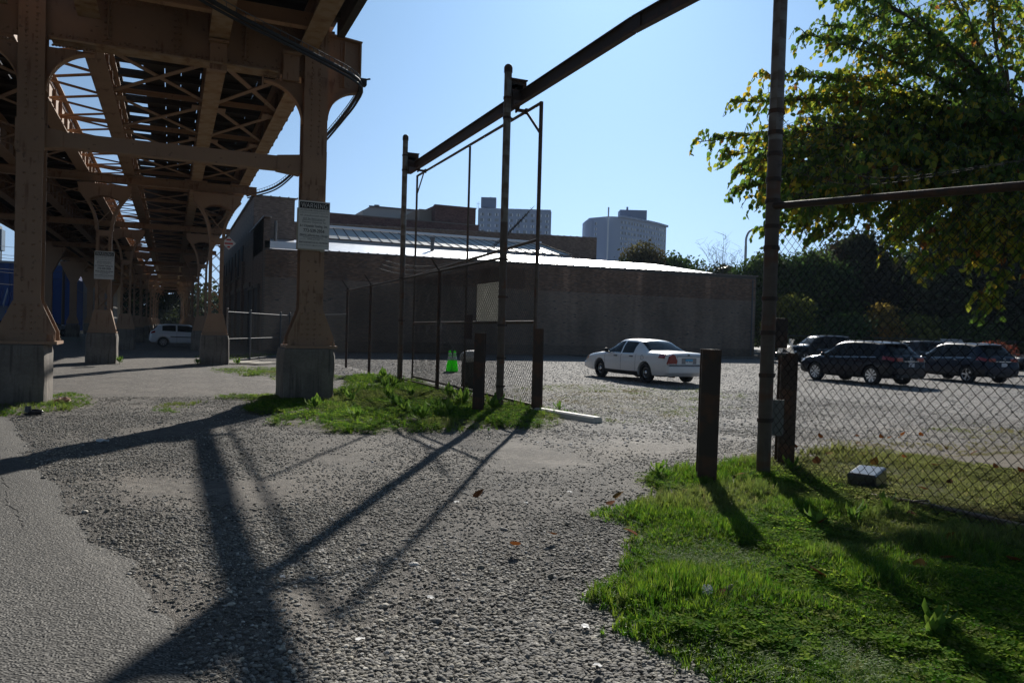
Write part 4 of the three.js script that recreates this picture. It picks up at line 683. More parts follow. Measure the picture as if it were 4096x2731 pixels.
{ // galvanised fence with a gate by the railway and the run from it to the corner
  const t = thing('galvanised_fence', 'grey galvanised chain link fence between the railway footing and the warehouse wall', 'fence', [4, 0, -38.5]);
  const pts = [[2.15, 35.3], [3.3, 37.7], [5.15, 41.9], [5.7, 42.6], [6.5, 31.6]];
  for (const [u, w] of pts.slice(0, 4)) { part('fence_post', [rod(P(u, -0.1, w), P(u, 2.25, w), 0.04)], M.galv, t); part('post_cap', [new THREE.SphereGeometry(0.05, 8, 6).translate(u, 2.27, -w)], M.galv, t); }
  for (let i = 0; i < 4; i++) { const [a, b] = pts[i], [c, d] = pts[i + 1]; part('top_rail', [rod(P(a, 2.15, b), P(c, 2.15, d), 0.02), ...(i < 2 ? [rod(P(a, 1.0, b), P(c, 1.0, d), 0.018), rod(P(a, 0.08, b), P(c, 0.08, d), 0.018)] : [])], M.galv, t); part('chain_link_mesh', [chainLink(P(a, 0, b), P(c, 0, d), 0.08, 2.12, 0.14, 0.006)], M.galv, t).userData.kind = 'stuff'; }
  const r = thing('rear_fence', 'long chain link fence with bright top rail behind the parked cars', 'fence', [52, 0, -43]);
  const A = P(42.7, 0, 46.8), B = P(64, 0, 37.6); for (let k = 0; k <= 9; k++) { const p = A.clone().lerp(B, k / 9); part('fence_post', [rod(p.clone().setY(-0.1), p.clone().setY(1.95), 0.035)], M.galv, r); }
  part('top_rail', [rod(A.clone().setY(1.86), B.clone().setY(1.86), 0.028)], M.galv, r); part('chain_link_mesh', [chainLink(A, B, 0.1, 1.84, 0.16, 0.004)], M.galv, r).userData.kind = 'stuff';
}
// steel H-section guard posts beside the gate
function guardPost(label, u, w, h, s, lean) {
  const t = thing('guard_post', label, 'bollard', [u, 0, -w], 'rusty steel guard posts at the gateway'); bases.delete(t); const a = s / 2;
  const prof = new THREE.Shape([[-a, -a], [a, -a], [a, -a + 0.02], [0.011, -a + 0.035], [0.011, a - 0.035], [a, a - 0.02], [a, a], [-a, a], [-a, a - 0.02], [-0.011, a - 0.035], [-0.011, -a + 0.035], [-a, -a + 0.02]].map(p => new THREE.Vector2(...p)));
  const g = new THREE.ExtrudeGeometry(prof, { depth: h + 0.3, bevelEnabled: true, bevelSize: 0.003, bevelThickness: 0.004, bevelSegments: 1, curveSegments: 1 }); g.rotateX(-Math.PI / 2); g.translate(0, -0.3, 0);
  part('post', g, M.darkIron, t); t.rotation.set(lean * 0.4, -31 * RAD, lean); return t;
}
guardPost('rusty H-section guard post standing alone in front of the white sedan', 5.585, 7.23, 1.54, 0.205, -0.012);
const gp2 = guardPost('dark guard post wired behind the nearest fence mesh, white scrap on top', 7.2, 7.75, 1.5, 0.2, -0.01);
guardPost('rusty guard post left of the middle gate post', 5.68, 14.69, 1.62, 0.2, -0.01);
guardPost('guard post against the open end of the sliding gate', 7.02, 14.72, 1.74, 0.185, 0.01);
{ const t = thing('latch_plate', 'grey sheet metal latch plate between the nearest post and its guard post', 'plate', [6.72, 0.75, -7.5]); part('plate', [box(6.74, 0.72, 7.5, 0.3, 0.44, 0.012, -0.6), box(6.6, 0.72, 7.4, 0.02, 0.46, 0.05)], std(0.16, 0.16, 0.155, 0.5, { metalness: 0.4 }), t); for (const h of [0.58, 0.86]) part('bolt', [box(6.7, h, 7.45, 0.04, 0.04, 0.04)], M.galv, t);
  const b = thing('lock_box', 'rusty rectangular lock box fixed to the side of the nearest gate post', 'lock box', [6.72, 1.7, -7.35]); part('box', [rbox(6.7, 1.75, 7.4, 0.24, 0.36, 0.12, 0.012)], M.darkIron, b); part('bolt', [rod(P(6.7, 1.5, 7.4), P(6.84, 1.5, 7.4), 0.015)], M.galv, b);
  const c = thing('plastic_scrap', 'white scrap of plastic caught on top of the guard post behind the mesh', 'plastic scrap', [7.17, 1.5, -7.75]); const g = new THREE.PlaneGeometry(0.3, 0.16, 12, 6), p = g.attributes.position; for (let i = 0; i < p.count; i++) p.setXYZ(i, p.getX(i), p.getY(i) * (0.3 + 0.9 * Math.abs(Math.sin(p.getX(i) * 14))) + 0.09, 0.04 * Math.sin(p.getX(i) * 30 + p.getY(i) * 20)); g.computeVertexNormals(); bases.delete(c); part('sheet', g, new THREE.MeshPhysicalMaterial({ color: col(0.75, 0.74, 0.72), transmission: 0.4, roughness: 0.6, thickness: 0 }), c); c.position.y = 1.5; }
// white concrete-like wheel stop and the broken pale boards
{ const t = thing('wheel_stop', 'white painted wheel stop lying on the gravel right of the gate', 'wheel stop', [7.2, 0, -13.75]); bases.delete(t);
  const sh = new THREE.Shape([[-0.11, 0], [0.11, 0], [0.08, 0.07], [0.05, 0.09], [-0.05, 0.09], [-0.08, 0.07]].map(p => new THREE.Vector2(...p))); const m = std(0.56, 0.54, 0.49, 0.7); let x = -0.95; for (const L of [0.75, 0.62, 0.5]) { const g = new THREE.ExtrudeGeometry(sh, { depth: L - 0.03, bevelEnabled: true, bevelSize: 0.02, bevelThickness: 0.03, bevelSegments: 3 }); g.rotateY(Math.PI / 2); g.translate(x, 0, 0); part('block', g, m, t); x += L + 0.01; } t.rotation.y = -78 * RAD; }
{ const t = thing('broken_boards', 'pale broken boards lying flat beside the second right railway footing', 'boards', [3, 0, -34.2]); for (const [u, w, s, a, ry] of [[2.6, 34.6, 1.3, 0.6, 0.5], [3.5, 33.9, 1.2, 0.5, 0.65], [3.0, 34.0, 0.9, 0.4, 0.3]]) part('board', [box(u, 0.05 + a * 0.03, w, s, 0.025, a, ry)], std(0.6, 0.55, 0.46, 0.85), t); }
// do-not-enter style warning diamond on the railway column and a street lamp, utility pole and wires
{ const t = thing('red_diamond_sign', 'small red and white diamond sign on an arm from the railway', 'sign', [2.43, 5.5, -40]); bases.delete(t); part('plate', [new THREE.BoxGeometry(0.46, 0.46, 0.01).rotateZ(Math.PI / 4)], std(0.6, 0.58, 0.56, 0.6), t); for (const y of [-0.2, -0.04, 0.14]) part('stripe', [new THREE.BoxGeometry(0.44 - Math.abs(y) * 1.6, 0.075, 0.006).translate(0, y + 0.02, 0.009)], std(0.5, 0.03, 0.03, 0.6), t); part('arm', [new THREE.BoxGeometry(0.03, 0.03, 0.6).translate(0, 0, -0.31), new THREE.BoxGeometry(0.9, 0.03, 0.03).translate(-0.42, -0.1, -0.6)], M.galv, t); }
{ const t = thing('street_lamp', 'curved grey street lamp rising behind the warehouse near the nearest post', 'street lamp', [61, 0, -72.9]); part('pole', [limb([P(61, 0, 72.9), P(61, 6, 72.9), P(61, 12.2, 72.9)], 0.2, 0.15, 8, 10)], M.lamp, t); part('arm', [tube([P(61, 12.1, 72.9), P(61.05, 13.2, 72.9), P(61.4, 13.95, 72.75), P(62.1, 14.2, 72.4), P(64.2, 14.0, 71.5)], 0.13, 24, 8)], M.lamp, t); part('lamp_head', [rbox(64.5, 13.95, 71.4, 0.9, 0.2, 0.4, 0.06, -23 * RAD)], M.lamp, t); }
{ const t = thing('utility_pole', 'wooden utility pole with slack wires in front of the blue building', 'utility pole', [-10.6, 0, -95]); part('pole', [rod(P(-10.6, 0, 95), P(-10.6, 10.5, 95), 0.17, 0.12)], std(0.07, 0.055, 0.045, 0.9), t); part('cross_arm', [box(-10.6, 9.6, 94.9, 2.2, 0.12, 0.1), box(-10.35, 6.5, 94.85, 0.06, 3.6, 0.06)], std(0.07, 0.055, 0.045, 0.9), t);
  const r = rng(5); for (let k = 0; k < 6; k++) { const h = 9.6 - k * 0.75, s = 0.7 + r(); part('wire', [tube([P(-22, h + 0.6, 84), P(-15, h - s * 0.8, 90), P(-10.6, h, 94.8)], 0.02, 20, 4), tube([P(-10.6, h, 95.2), P(-9.4, h - s, 104), P(-8.8, h - 0.3, 118)], 0.02, 20, 4)], M.galv, t); } }

// ---------------------------------------------------------------- vehicles
// A body is lofted through cross-sections along its length (x = 0 rear bumper, x = L front bumper), y up, z to its right.
const ev = new Evaluator(); ev.useGroups = false; ev.attributes = ['position', 'normal'];
function cmr(keys, x, c) { // smooth monotone interpolation through keys [x, ...values]
  let i = 0; while (i < keys.length - 2 && x > keys[i + 1][0]) i++;
  const a = keys[Math.max(0, i - 1)], b = keys[i], d = keys[i + 1], e = keys[Math.min(keys.length - 1, i + 2)], t = clamp((x - b[0]) / (d[0] - b[0]));
  const s = (d[c] - b[c]) / (d[0] - b[0]); const lim = (m, s2) => s === 0 || s2 * s <= 0 ? 0 : Math.sign(s) * Math.min(Math.abs(m), 3 * Math.abs(s), 3 * Math.abs(s2));
  const sp = i > 0 ? (b[c] - a[c]) / (b[0] - a[0]) : s, sn = i < keys.length - 2 ? (e[c] - d[c]) / (e[0] - d[0]) : s;
  const h = d[0] - b[0], m0 = lim((s + sp) / 2, sp) * h, m1 = lim((s + sn) / 2, sn) * h, t2 = t * t, t3 = t2 * t;
  return (2 * t3 - 3 * t2 + 1) * b[c] + (t3 - 2 * t2 + t) * m0 + (-2 * t3 + 3 * t2) * d[c] + (t3 - t2) * m1;
}
function makeCar(o) {
  const t = thing(o.name, o.label, 'car', [0, 0, 0]); bases.delete(t);
  const K = o.keys, L = o.L, q = (x, c) => cmr(K, x, c);               // columns: 1 underside, 2 belt, 3 top, 4 half width, 5 roof half width
  const half = x => { const yb = q(x, 1), yl = q(x, 2), yt = q(x, 3), w = q(x, 4), wr = q(x, 5), gh = clamp((yt - yl) / 0.3);
    return [[0, yb], [w * 0.8, yb], [w * 0.955, yb + 0.05], [w * 0.992, yb + 0.16], [w, yb + 0.55 * (yl - yb)], [w * 0.99, yl - 0.09], [w * lerp(0.93, 0.95, gh), yl], [lerp(w * 0.88, (w * 0.94 + wr) / 2 + 0.012, gh), lerp(yl + (yt - yl) * 0.45, (yl + yt) / 2, gh)], [lerp(w * 0.82, wr, gh), yt - 0.065 * gh - 0.012], [lerp(w * 0.72, wr * 0.88, gh), yt - 0.022 * gh - 0.004], [wr * 0.5, yt], [0, yt + 0.012]]; };
  const NJ = 11;
  const S = (x, j, s) => { const h = half(x), i = Math.min(NJ - 1, Math.floor(j)), f = j - i; return V(x, lerp(h[i][1], h[i + 1][1], f), s * lerp(h[i][0], h[i + 1][0], f)); };
  const xs = [], n = 88; for (let i = 0; i <= n; i++) { const a = i / n; xs.push(L * (a - Math.sin(2 * Math.PI * a) * 0.05)); }
  const ring = x => { const r = []; for (let j = 0; j <= NJ; j++) r.push(S(x, j, 1)); for (let j = NJ - 1; j >= 1; j--) r.push(S(x, j, -1)); return r; };
  const rs = xs.map(ring), m = rs[0].length, pos = [];
  const tri = (a, b, c) => pos.push(a.x, a.y, a.z, b.x, b.y, b.z, c.x, c.y, c.z);
  for (let i = 0; i < n; i++) for (let k = 0; k < m; k++) { const k2 = (k + 1) % m; tri(rs[i][k], rs[i][k2], rs[i + 1][k2]); tri(rs[i][k], rs[i + 1][k2], rs[i + 1][k]); }
  for (const [i, f] of [[0, 1], [n, 0]]) { const c = V(xs[i] + (f ? -0.03 : 0.03), (rs[i][0].y + rs[i][NJ].y) / 2, 0); for (let k = 0; k < m; k++) { const k2 = (k + 1) % m; f ? tri(c, rs[i][k2], rs[i][k]) : tri(c, rs[i][k], rs[i][k2]); } }
  let g = new THREE.BufferGeometry(); g.setAttribute('position', new THREE.Float32BufferAttribute(pos, 3)); g.computeVertexNormals();
  { let v = 0; for (let i = 0; i < pos.length; i += 9) v += pos[i] * (pos[i + 4] * pos[i + 8] - pos[i + 5] * pos[i + 7]) - pos[i + 1] * (pos[i + 3] * pos[i + 8] - pos[i + 5] * pos[i + 6]) + pos[i + 2] * (pos[i + 3] * pos[i + 7] - pos[i + 4] * pos[i + 6]); if (v < 0) { for (let i = 0; i < pos.length; i += 9) for (let k = 0; k < 3; k++) { const tm = pos[i + 3 + k]; pos[i + 3 + k] = pos[i + 6 + k]; pos[i + 6 + k] = tm; } g = new THREE.BufferGeometry(); g.setAttribute('position', new THREE.Float32BufferAttribute(pos, 3)); g.computeVertexNormals(); } }
  // wheel openings are cut out of the body
  let br = new Brush(g); br.updateMatrixWorld();
  for (const x of o.wheels) for (const s of [-1, 1]) { const c = new THREE.CylinderGeometry(o.R + 0.055, o.R + 0.055, 0.52, 28).rotateX(Math.PI / 2).translate(x, o.R, s * (o.W - 0.08)); c.deleteAttribute('uv'); const cb = new Brush(c.toNonIndexed()); cb.updateMatrixWorld(); br = ev.evaluate(br, cb, SUBTRACTION); }
  const bg = toCreasedNormals(flat(br.geometry), 0.6); boxUV(bg);
  const body = new THREE.Mesh(bg, o.paint); body.name = 'body'; t.add(body);
  // a piece of the skin, lifted off it by d
  const patch = (nm, x0, x1, j0, j1, s, mat, d = 0.006, parent = t, sk = 0, nx = 10, nj = 6) => {
    const v = []; const pt = (a, b) => { const j = lerp(j0, j1, b), x = lerp(x0, x1, a) + sk * b; const jj = j > NJ ? 2 * NJ - j : j, ss = j > NJ ? -s : s, p = S(x, jj, ss), e = 0.01, pa = S(x + e, jj, ss), pb = j > NJ - 0.02 && j < NJ + 0.02 ? null : S(x, jj - e * 4, ss); const nn = pb ? pa.sub(p).cross(pb.sub(p)).normalize() : V(0, 1, 0); if (nn.dot(p.clone().sub(V(L / 2, 0.6, 0)).setX(nn.x * 0.001)) < 0 && pb) nn.negate(); if (!pb && q(x + 0.05, 3) !== q(x, 3)) nn.set(-(q(x + 0.05, 3) - q(x, 3)) / 0.05, 1, 0).normalize(); return p.addScaledVector(nn, d); };
    for (let a = 0; a < nx; a++) for (let b = 0; b < nj; b++) { const A = pt(a / nx, b / nj), B = pt((a + 1) / nx, b / nj), C = pt((a + 1) / nx, (b + 1) / nj), D = pt(a / nx, (b + 1) / nj); v.push(A, B, C, A, C, D); }
    const gg = new THREE.BufferGeometry(); gg.setAttribute('position', new THREE.Float32BufferAttribute(v.flatMap(p => p.toArray()), 3)); gg.computeVertexNormals();
    const mm = part(nm, toCreasedNormals(flat(gg), 0.9), mat, parent); return mm;
  };
  for (const s of [-1, 1]) for (const [x0, x1, j0, j1, sk] of o.sideGlass) { if (o.glassTrim) patch('window_trim', x0 - 0.02, x1 + 0.02, j0 - 0.08, j1 + 0.06, s, o.glassTrim, 0.004, t, sk ?? 0); patch('side_window', x0, x1, j0, j1, s, M.glass, 0.008, t, sk ?? 0); }
  patch('windscreen', o.ws[0], o.ws[1], 8.15, 2 * NJ - 8.15, 1, o.wsMat ?? M.glass, 0.008, t, 0, 8, 14);
  patch('rear_window', o.rw[0], o.rw[1], 8.15, 2 * NJ - 8.15, 1, M.glass, 0.008, t, 0, 8, 14);
  for (const s of [-1, 1]) { for (const x of o.seams) patch('door_seam', x, x + 0.012, 2.2, 6, s, M.black, 0.003, t, 0, 1, 8); patch('door_seam', Math.min(...o.seams), Math.max(...o.seams), 2.15, 2.22, s, M.black, 0.003, t, 0, 10, 1);
    if (o.sill) patch('sill_trim', o.wheels[0] + o.R + 0.06, o.wheels[1] - o.R - 0.06, 1.6, 3.0, s, M.black, 0.012, t);
    if (o.cladding) { patch('lower_trim', 0.1, o.wheels[0] - o.R - 0.06, 1.6, 3.5, s, M.black, 0.012, t); patch('lower_trim', o.wheels[1] + o.R + 0.06, L - 0.12, 1.6, 3.4, s, M.black, 0.012, t); }
    for (const x of o.handles) { const p = S(x, 5.05, s); part('door_handle', [new RoundedBoxGeometry(0.2, 0.035, 0.05, 2, 0.015).translate(p.x, p.y, p.z + s * 0.012)], o.handleMat ?? M.black, t); }
    const mp = S(o.mirror, 6.05, s); part('door_mirror', [new THREE.SphereGeometry(0.105, 12, 8).scale(0.62, 0.75, 1).translate(mp.x - 0.02, mp.y + 0.09, mp.z + s * 0.14), new THREE.BoxGeometry(0.08, 0.04, 0.14).translate(mp.x, mp.y + 0.02, mp.z + s * 0.04)], o.mirrorMat ?? M.black, t); }
  for (const f of o.extras) f({ t, S, patch, NJ, q, L });
  // wheels
  const prof = [[o.R - 0.11, -0.1], [o.R - 0.02, -0.1], [o.R, -0.075], [o.R + 0.0, 0.075], [o.R - 0.02, 0.1], [o.R - 0.11, 0.1]].map(p => new THREE.Vector2(p[0], p[1]));
  const tyre = flat(new THREE.LatheGeometry(prof, 30).rotateX(Math.PI / 2)), rr = o.R - 0.11;
  for (const x of o.wheels) for (const s of [-1, 1]) {
    const w = new THREE.Mesh(tyre, M.rubber); w.name = 'wheel'; w.position.set(x, o.R, s * (o.W - 0.12)); t.add(w);
    const sp = []; const disc = new THREE.CylinderGeometry(rr, rr, 0.02, 24).rotateX(Math.PI / 2).translate(0, 0, s * 0.02); part('wheel_disc', disc, M.black, w);
    if (o.spokes) { for (let k = 0; k < o.spokes; k++) { const a = k / o.spokes * 6.2832, d = V(Math.cos(a), Math.sin(a), 0), e = V(Math.cos(a + 0.22), Math.sin(a + 0.22), 0); for (const q2 of [d, e]) sp.push(bar(d.clone().multiplyScalar(0.05).setZ(s * 0.075), q2.clone().multiplyScalar(rr - 0.005).setZ(s * 0.085), 0.035, 0.03, V(0, 0, 1))); } sp.push(new THREE.TorusGeometry(rr, 0.014, 6, 28).translate(0, 0, s * 0.085), new THREE.CylinderGeometry(0.065, 0.065, 0.04, 12).rotateX(Math.PI / 2).translate(0, 0, s * 0.08)); part('rim', sp, o.rimMat, w); }
    else part('hub_cap', [new THREE.SphereGeometry(0.085, 14, 8).scale(1, 1, 0.5).translate(0, 0, s * 0.04), new THREE.TorusGeometry(rr * 0.72, 0.012, 5, 24).translate(0, 0, s * 0.03)], M.chrome, w);
  }
  // centre the car on its footprint and turn it
  for (const c of t.children) c.position.x -= L / 2;
  t.position.set(o.at[0], 0.01, -o.at[1]); t.rotation.y = o.turn * RAD;     // turn 0 points along +u, 90 along the railway
  return t;
}
const paint = (r, g, b, rough = 0.35, metal = 0) => new THREE.MeshPhysicalMaterial({ color: col(r, g, b), roughness: rough, metalness: metal, specularIntensity: r < 0.1 ? 0.35 : 1, clearcoat: r < 0.1 ? 0.25 : 0.6, clearcoatRoughness: 0.05 });
function plate(txt, base, ink, W = 0.3, H = 0.15) { const c = document.createElement('canvas'); c.width = 256; c.height = 128; const x = c.getContext('2d'); x.fillStyle = base; x.fillRect(0, 0, 256, 128); if (base !== '#b8bcc4') { x.fillStyle = '#5fb4e0'; x.fillRect(0, 0, 256, 60); } x.fillStyle = ink; x.font = 'bold 62px sans-serif'; x.textAlign = 'center'; x.fillText(txt, 128, 96); const tx = new THREE.CanvasTexture(c); tx.colorSpace = THREE.SRGBColorSpace; return new THREE.MeshStandardMaterial({ map: tx, roughness: 0.5 }); }
function addPlate(k, x, y, mat, lean = 0) { const g = new THREE.PlaneGeometry(0.31, 0.155); g.rotateY(-Math.PI / 2); const m = new THREE.Mesh(g, mat); m.name = 'number_plate'; m.position.set(x, y, 0); k.t.add(m); }
// white saloon: long bonnet and boot, black steel wheels with small chrome caps
const white = paint(0.78, 0.78, 0.79, 0.3);
makeCar({ name: 'white_sedan', label: 'white four door sedan with black wheels parked before the long brick wall', L: 5.38, W: 0.97, R: 0.345, paint: white, wheels: [1.18, 4.09], sill: true, spokes: 0,
  keys: [[0, 0.42, 0.9, 0.95, 0.86, 0.66], [0.05, 0.33, 0.97, 1.03, 0.91, 0.72], [0.14, 0.27, 0.99, 1.06, 0.935, 0.75], [0.3, 0.25, 1.0, 1.075, 0.95, 0.78], [0.8, 0.24, 1.0, 1.095, 0.97, 0.78], [1.12, 0.24, 0.99, 1.11, 0.98, 0.76], [1.35, 0.22, 0.985, 1.22, 0.985, 0.72], [1.75, 0.21, 0.98, 1.41, 0.985, 0.66], [2.2, 0.2, 0.96, 1.485, 0.985, 0.67], [2.8, 0.2, 0.955, 1.49, 0.98, 0.67], [3.2, 0.2, 0.96, 1.4, 0.975, 0.66], [3.62, 0.21, 0.955, 1.16, 0.97, 0.72], [3.9, 0.22, 0.945, 1.01, 0.965, 0.78], [4.4, 0.23, 0.9, 0.965, 0.955, 0.76], [4.95, 0.25, 0.82, 0.88, 0.92, 0.7], [5.2, 0.28, 0.74, 0.79, 0.86, 0.62], [5.33, 0.33, 0.66, 0.7, 0.78, 0.52], [5.38, 0.4, 0.6, 0.62, 0.7, 0.45]],
  sideGlass: [[1.92, 2.62, 6.12, 7.9, 0.0], [2.72, 3.62, 6.12, 7.9, 0.0]], glassTrim: M.chrome, ws: [3.22, 3.86], rw: [1.16, 1.78], seams: [1.72, 2.64, 3.72], handles: [1.98, 2.98], mirror: 3.5, at: [15.95, 24.6], turn: 92.5,
  extras: [k => { for (const s of [-1, 1]) { k.patch('tail_lamp', 0.1, 0.42, 4.9, 6.3, s, M.redLamp, 0.012); part('tail_lamp_lens', [new THREE.ExtrudeGeometry(new THREE.Shape([[-0.19, -0.11], [0.17, -0.11], [0.19, -0.02], [0.1, 0.16], [0.0, 0.19], [-0.1, 0.14]].map(p => new THREE.Vector2(-p[0] * s, p[1]))), { depth: 0.05, bevelEnabled: true, bevelSize: 0.015, bevelThickness: 0.02, bevelSegments: 2 }).rotateY(-Math.PI / 2).translate(0.02, 0.82, s * 0.7)], M.redLamp, k.t); part('lamp_trim', [new RoundedBoxGeometry(0.07, 0.05, 0.4, 2, 0.02).translate(0.0, 0.685, s * 0.68)], M.chrome, k.t); k.patch('headlamp', 5.02, 5.22, 4.8, 6, s, M.clearLamp, 0.01); k.patch('indicator', 4.94, 5.02, 4.8, 6, s, M.amber, 0.01); }
    part('rear_bumper', [new RoundedBoxGeometry(0.34, 0.3, 1.8, 4, 0.09).translate(0.1, 0.5, 0)], white, k.t); part('front_bumper', [new RoundedBoxGeometry(0.3, 0.26, 1.72, 4, 0.09).translate(5.24, 0.46, 0)], white, k.t);
    part('bumper_strip', [new THREE.BoxGeometry(0.02, 0.03, 1.7).translate(-0.065, 0.655, 0)], M.black, k.t); part('boot_panel', [new RoundedBoxGeometry(0.04, 0.24, 0.98, 2, 0.015).translate(0.0, 0.83, 0)], white, k.t); part('plate_recess', [new THREE.BoxGeometry(0.02, 0.2, 0.62).translate(-0.015, 0.8, 0)], std(0.25, 0.25, 0.26, 0.4, { metalness: 0.5 }), k.t);
    addPlate(k, -0.032, 0.79, plate('CK 3556', '#e8e9ea', '#24356a')); part('boot_seam', [new THREE.BoxGeometry(0.02, 0.012, 1.3).translate(-0.01, 0.96, 0)], M.black, k.t); part('badge', [new THREE.SphereGeometry(0.05, 12, 8).scale(0.3, 0.45, 1.1).translate(0.0, 1.0, 0)], M.black, k.t); part('boot_lock', [new THREE.CylinderGeometry(0.015, 0.015, 0.02, 8).rotateZ(1.57).translate(-0.02, 0.78, 0.47)], M.black, k.t); part('fuel_flap', [new THREE.TorusGeometry(0.085, 0.005, 4, 22).translate(1.08 + 0.25, 0.86, -0.979)], M.black, k.t); part('exhaust', [new THREE.CylinderGeometry(0.035, 0.035, 0.3, 10).rotateZ(1.57).translate(0.25, 0.26, -0.5)], M.darkIron, k.t); }] });
const suvKeys = (h, L, w, hood = 1.0) => [[0, 0.5, 0.8, 0.82, 0.74 * w / 0.94, 0.56], [0.05, 0.38, 0.98, 1.02, 0.84 * w / 0.94, 0.62], [0.16, 0.32, 1.04, 1.14, 0.9 * w / 0.94, 0.66], [0.4, 0.28, 1.06, h - 0.28, w, 0.64], [0.62, 0.26, 1.06, h - 0.1, w, 0.645], [1.0, 0.25, 1.05, h - 0.035, w, 0.65], [1.7, 0.24, 1.03, h, w, 0.66], [2.4, 0.24, 1.0, h - 0.02, w, 0.655], [2.85, 0.24, 0.99, h - 0.12, w, 0.655], [3.3, 0.25, 0.985, h - 0.42, w, 0.69], [3.62, 0.26, 0.97, hood + 0.06, w * 0.99, 0.74], [L - 0.62, 0.28, 0.93, hood - 0.01, w * 0.97, 0.72], [L - 0.26, 0.3, 0.82, hood - 0.12, w * 0.9, 0.62], [L - 0.07, 0.36, 0.72, 0.78, w * 0.78, 0.5], [L, 0.46, 0.6, 0.64, w * 0.68, 0.42]];
const suvExtras = (pl, pt) => k => { for (const s of [-1, 1]) { k.patch('tail_lamp', 0.06, 0.5, 5.0, 6.25, s, M.redLamp, 0.014); part('tail_lamp_lens', [new RoundedBoxGeometry(0.08, 0.16, 0.36, 3, 0.03).translate(0.06, 0.99, s * 0.56)], M.redLamp, k.t); k.patch('headlamp', k.L - 0.42, k.L - 0.16, 5.0, 6.1, s, M.clearLamp, 0.012); part('roof_rail', [tube([0.7, 1.2, 1.9, 2.5].map(x => k.S(x, 8.35, s).add(V(0, 0.05, 0))), 0.02, 16, 6)], M.chrome, k.t); k.patch('window_strip', 0.75, 3.4, 5.86, 6.02, s, M.chrome, 0.01); }
  part('rear_bumper', [new RoundedBoxGeometry(0.3, 0.34, 1.62, 4, 0.08).translate(0.12, 0.58, 0)], pt, k.t); part('lower_bumper', [new RoundedBoxGeometry(0.3, 0.16, 1.5, 3, 0.05).translate(0.12, 0.38, 0)], M.black, k.t); part('tailgate_strip', [new THREE.BoxGeometry(0.02, 0.035, 0.8).translate(-0.005, 0.93, 0)], M.chrome, k.t); addPlate(k, -0.035, 0.8, pl); part('badge', [new THREE.TorusGeometry(0.05, 0.012, 5, 16).rotateY(Math.PI / 2).translate(-0.005, 1.02, 0)], M.chrome, k.t); part('spoiler', [new RoundedBoxGeometry(0.28, 0.04, 1.16, 2, 0.015).translate(0.58, k.q(0.66, 3) + 0.0, 0)], pt, k.t); part('exhaust', [new THREE.CylinderGeometry(0.04, 0.04, 0.25, 10).rotateZ(1.57).translate(0.12, 0.3, -0.45), new THREE.CylinderGeometry(0.04, 0.04, 0.25, 10).rotateZ(1.57).translate(0.12, 0.3, 0.45)], M.chrome, k.t); };
const plA = plate('', '#b8bcc4', '#334'), navy = paint(0.004, 0.006, 0.014, 0.3, 0), blueGrey = paint(0.010, 0.018, 0.036, 0.35, 0.1), rimBright = std(0.7, 0.71, 0.73, 0.3, { metalness: 0.9 });
makeCar({ name: 'navy_crossover', label: 'very dark navy crossover with bright alloy wheels, nearer of the two seen through the mesh', L: 4.68, W: 0.93, R: 0.36, paint: navy, wheels: [0.98, 3.66], spokes: 9, rimMat: rimBright, cladding: true, sill: true, keys: suvKeys(1.64, 4.68, 0.935), sideGlass: [[0.98, 1.5, 6.14, 7.85], [1.56, 2.32, 6.14, 7.9], [2.4, 3.4, 6.14, 7.9]], ws: [2.9, 3.56], rw: [0.2, 0.56], seams: [1.34, 2.36, 3.44], handles: [1.5, 2.6], handleMat: navy, mirror: 3.2, mirrorMat: navy, at: [24.95, 22.95], turn: 92, extras: [suvExtras(plA, navy)] });
makeCar({ name: 'blue_grey_crossover', label: 'blue grey crossover with dark tailgate, parked to the right of the navy one', L: 4.62, W: 0.93, R: 0.355, paint: blueGrey, wheels: [0.96, 3.64], spokes: 5, rimMat: rimBright, cladding: true, sill: true, keys: suvKeys(1.67, 4.62, 0.935), sideGlass: [[0.98, 1.5, 6.14, 7.85], [1.56, 2.32, 6.14, 7.9], [2.4, 3.4, 6.14, 7.9]], ws: [2.9, 3.56], rw: [0.2, 0.56], seams: [1.34, 2.36, 3.44], handles: [1.5, 2.6], handleMat: M.chrome, mirror: 3.2, mirrorMat: blueGrey, at: [31.75, 23.75], turn: 82, extras: [suvExtras(plA, blueGrey)] });
const blackP = paint(0.006, 0.006, 0.007, 0.22), greyP = paint(0.05, 0.06, 0.07, 0.35, 0.5), whiteP = paint(0.6, 0.61, 0.63, 0.3);
makeCar({ name: 'black_suv', label: 'big black sport utility car with glaring windscreen and bonnet, farther back beyond the navy crossover', L: 5.15, W: 0.99, R: 0.4, paint: blackP, wheels: [1.15, 4.1], spokes: 6, rimMat: rimBright, sill: true, keys: suvKeys(1.9, 5.15, 0.99, 1.2), sideGlass: [[0.95, 1.6, 6.14, 7.9], [1.68, 2.4, 6.14, 7.9], [2.48, 3.4, 6.14, 7.9]], ws: [2.9, 3.56], rw: [0.2, 0.56], seams: [1.5, 2.44, 3.5], handles: [1.7, 2.7], mirror: 3.25, at: [38.3, 38.6], turn: 172, extras: [suvExtras(plA, blackP), k => { part('front_bumper', [new RoundedBoxGeometry(0.3, 0.34, 1.86, 4, 0.1).translate(5.0, 0.55, 0)], blackP, k.t); part('grille', [new RoundedBoxGeometry(0.08, 0.34, 1.2, 3, 0.03).translate(5.08, 0.88, 0), new THREE.BoxGeometry(0.1, 0.03, 1.25).translate(5.1, 0.98, 0), new THREE.BoxGeometry(0.1, 0.03, 1.25).translate(5.1, 0.82, 0)], M.chrome, k.t); }] });
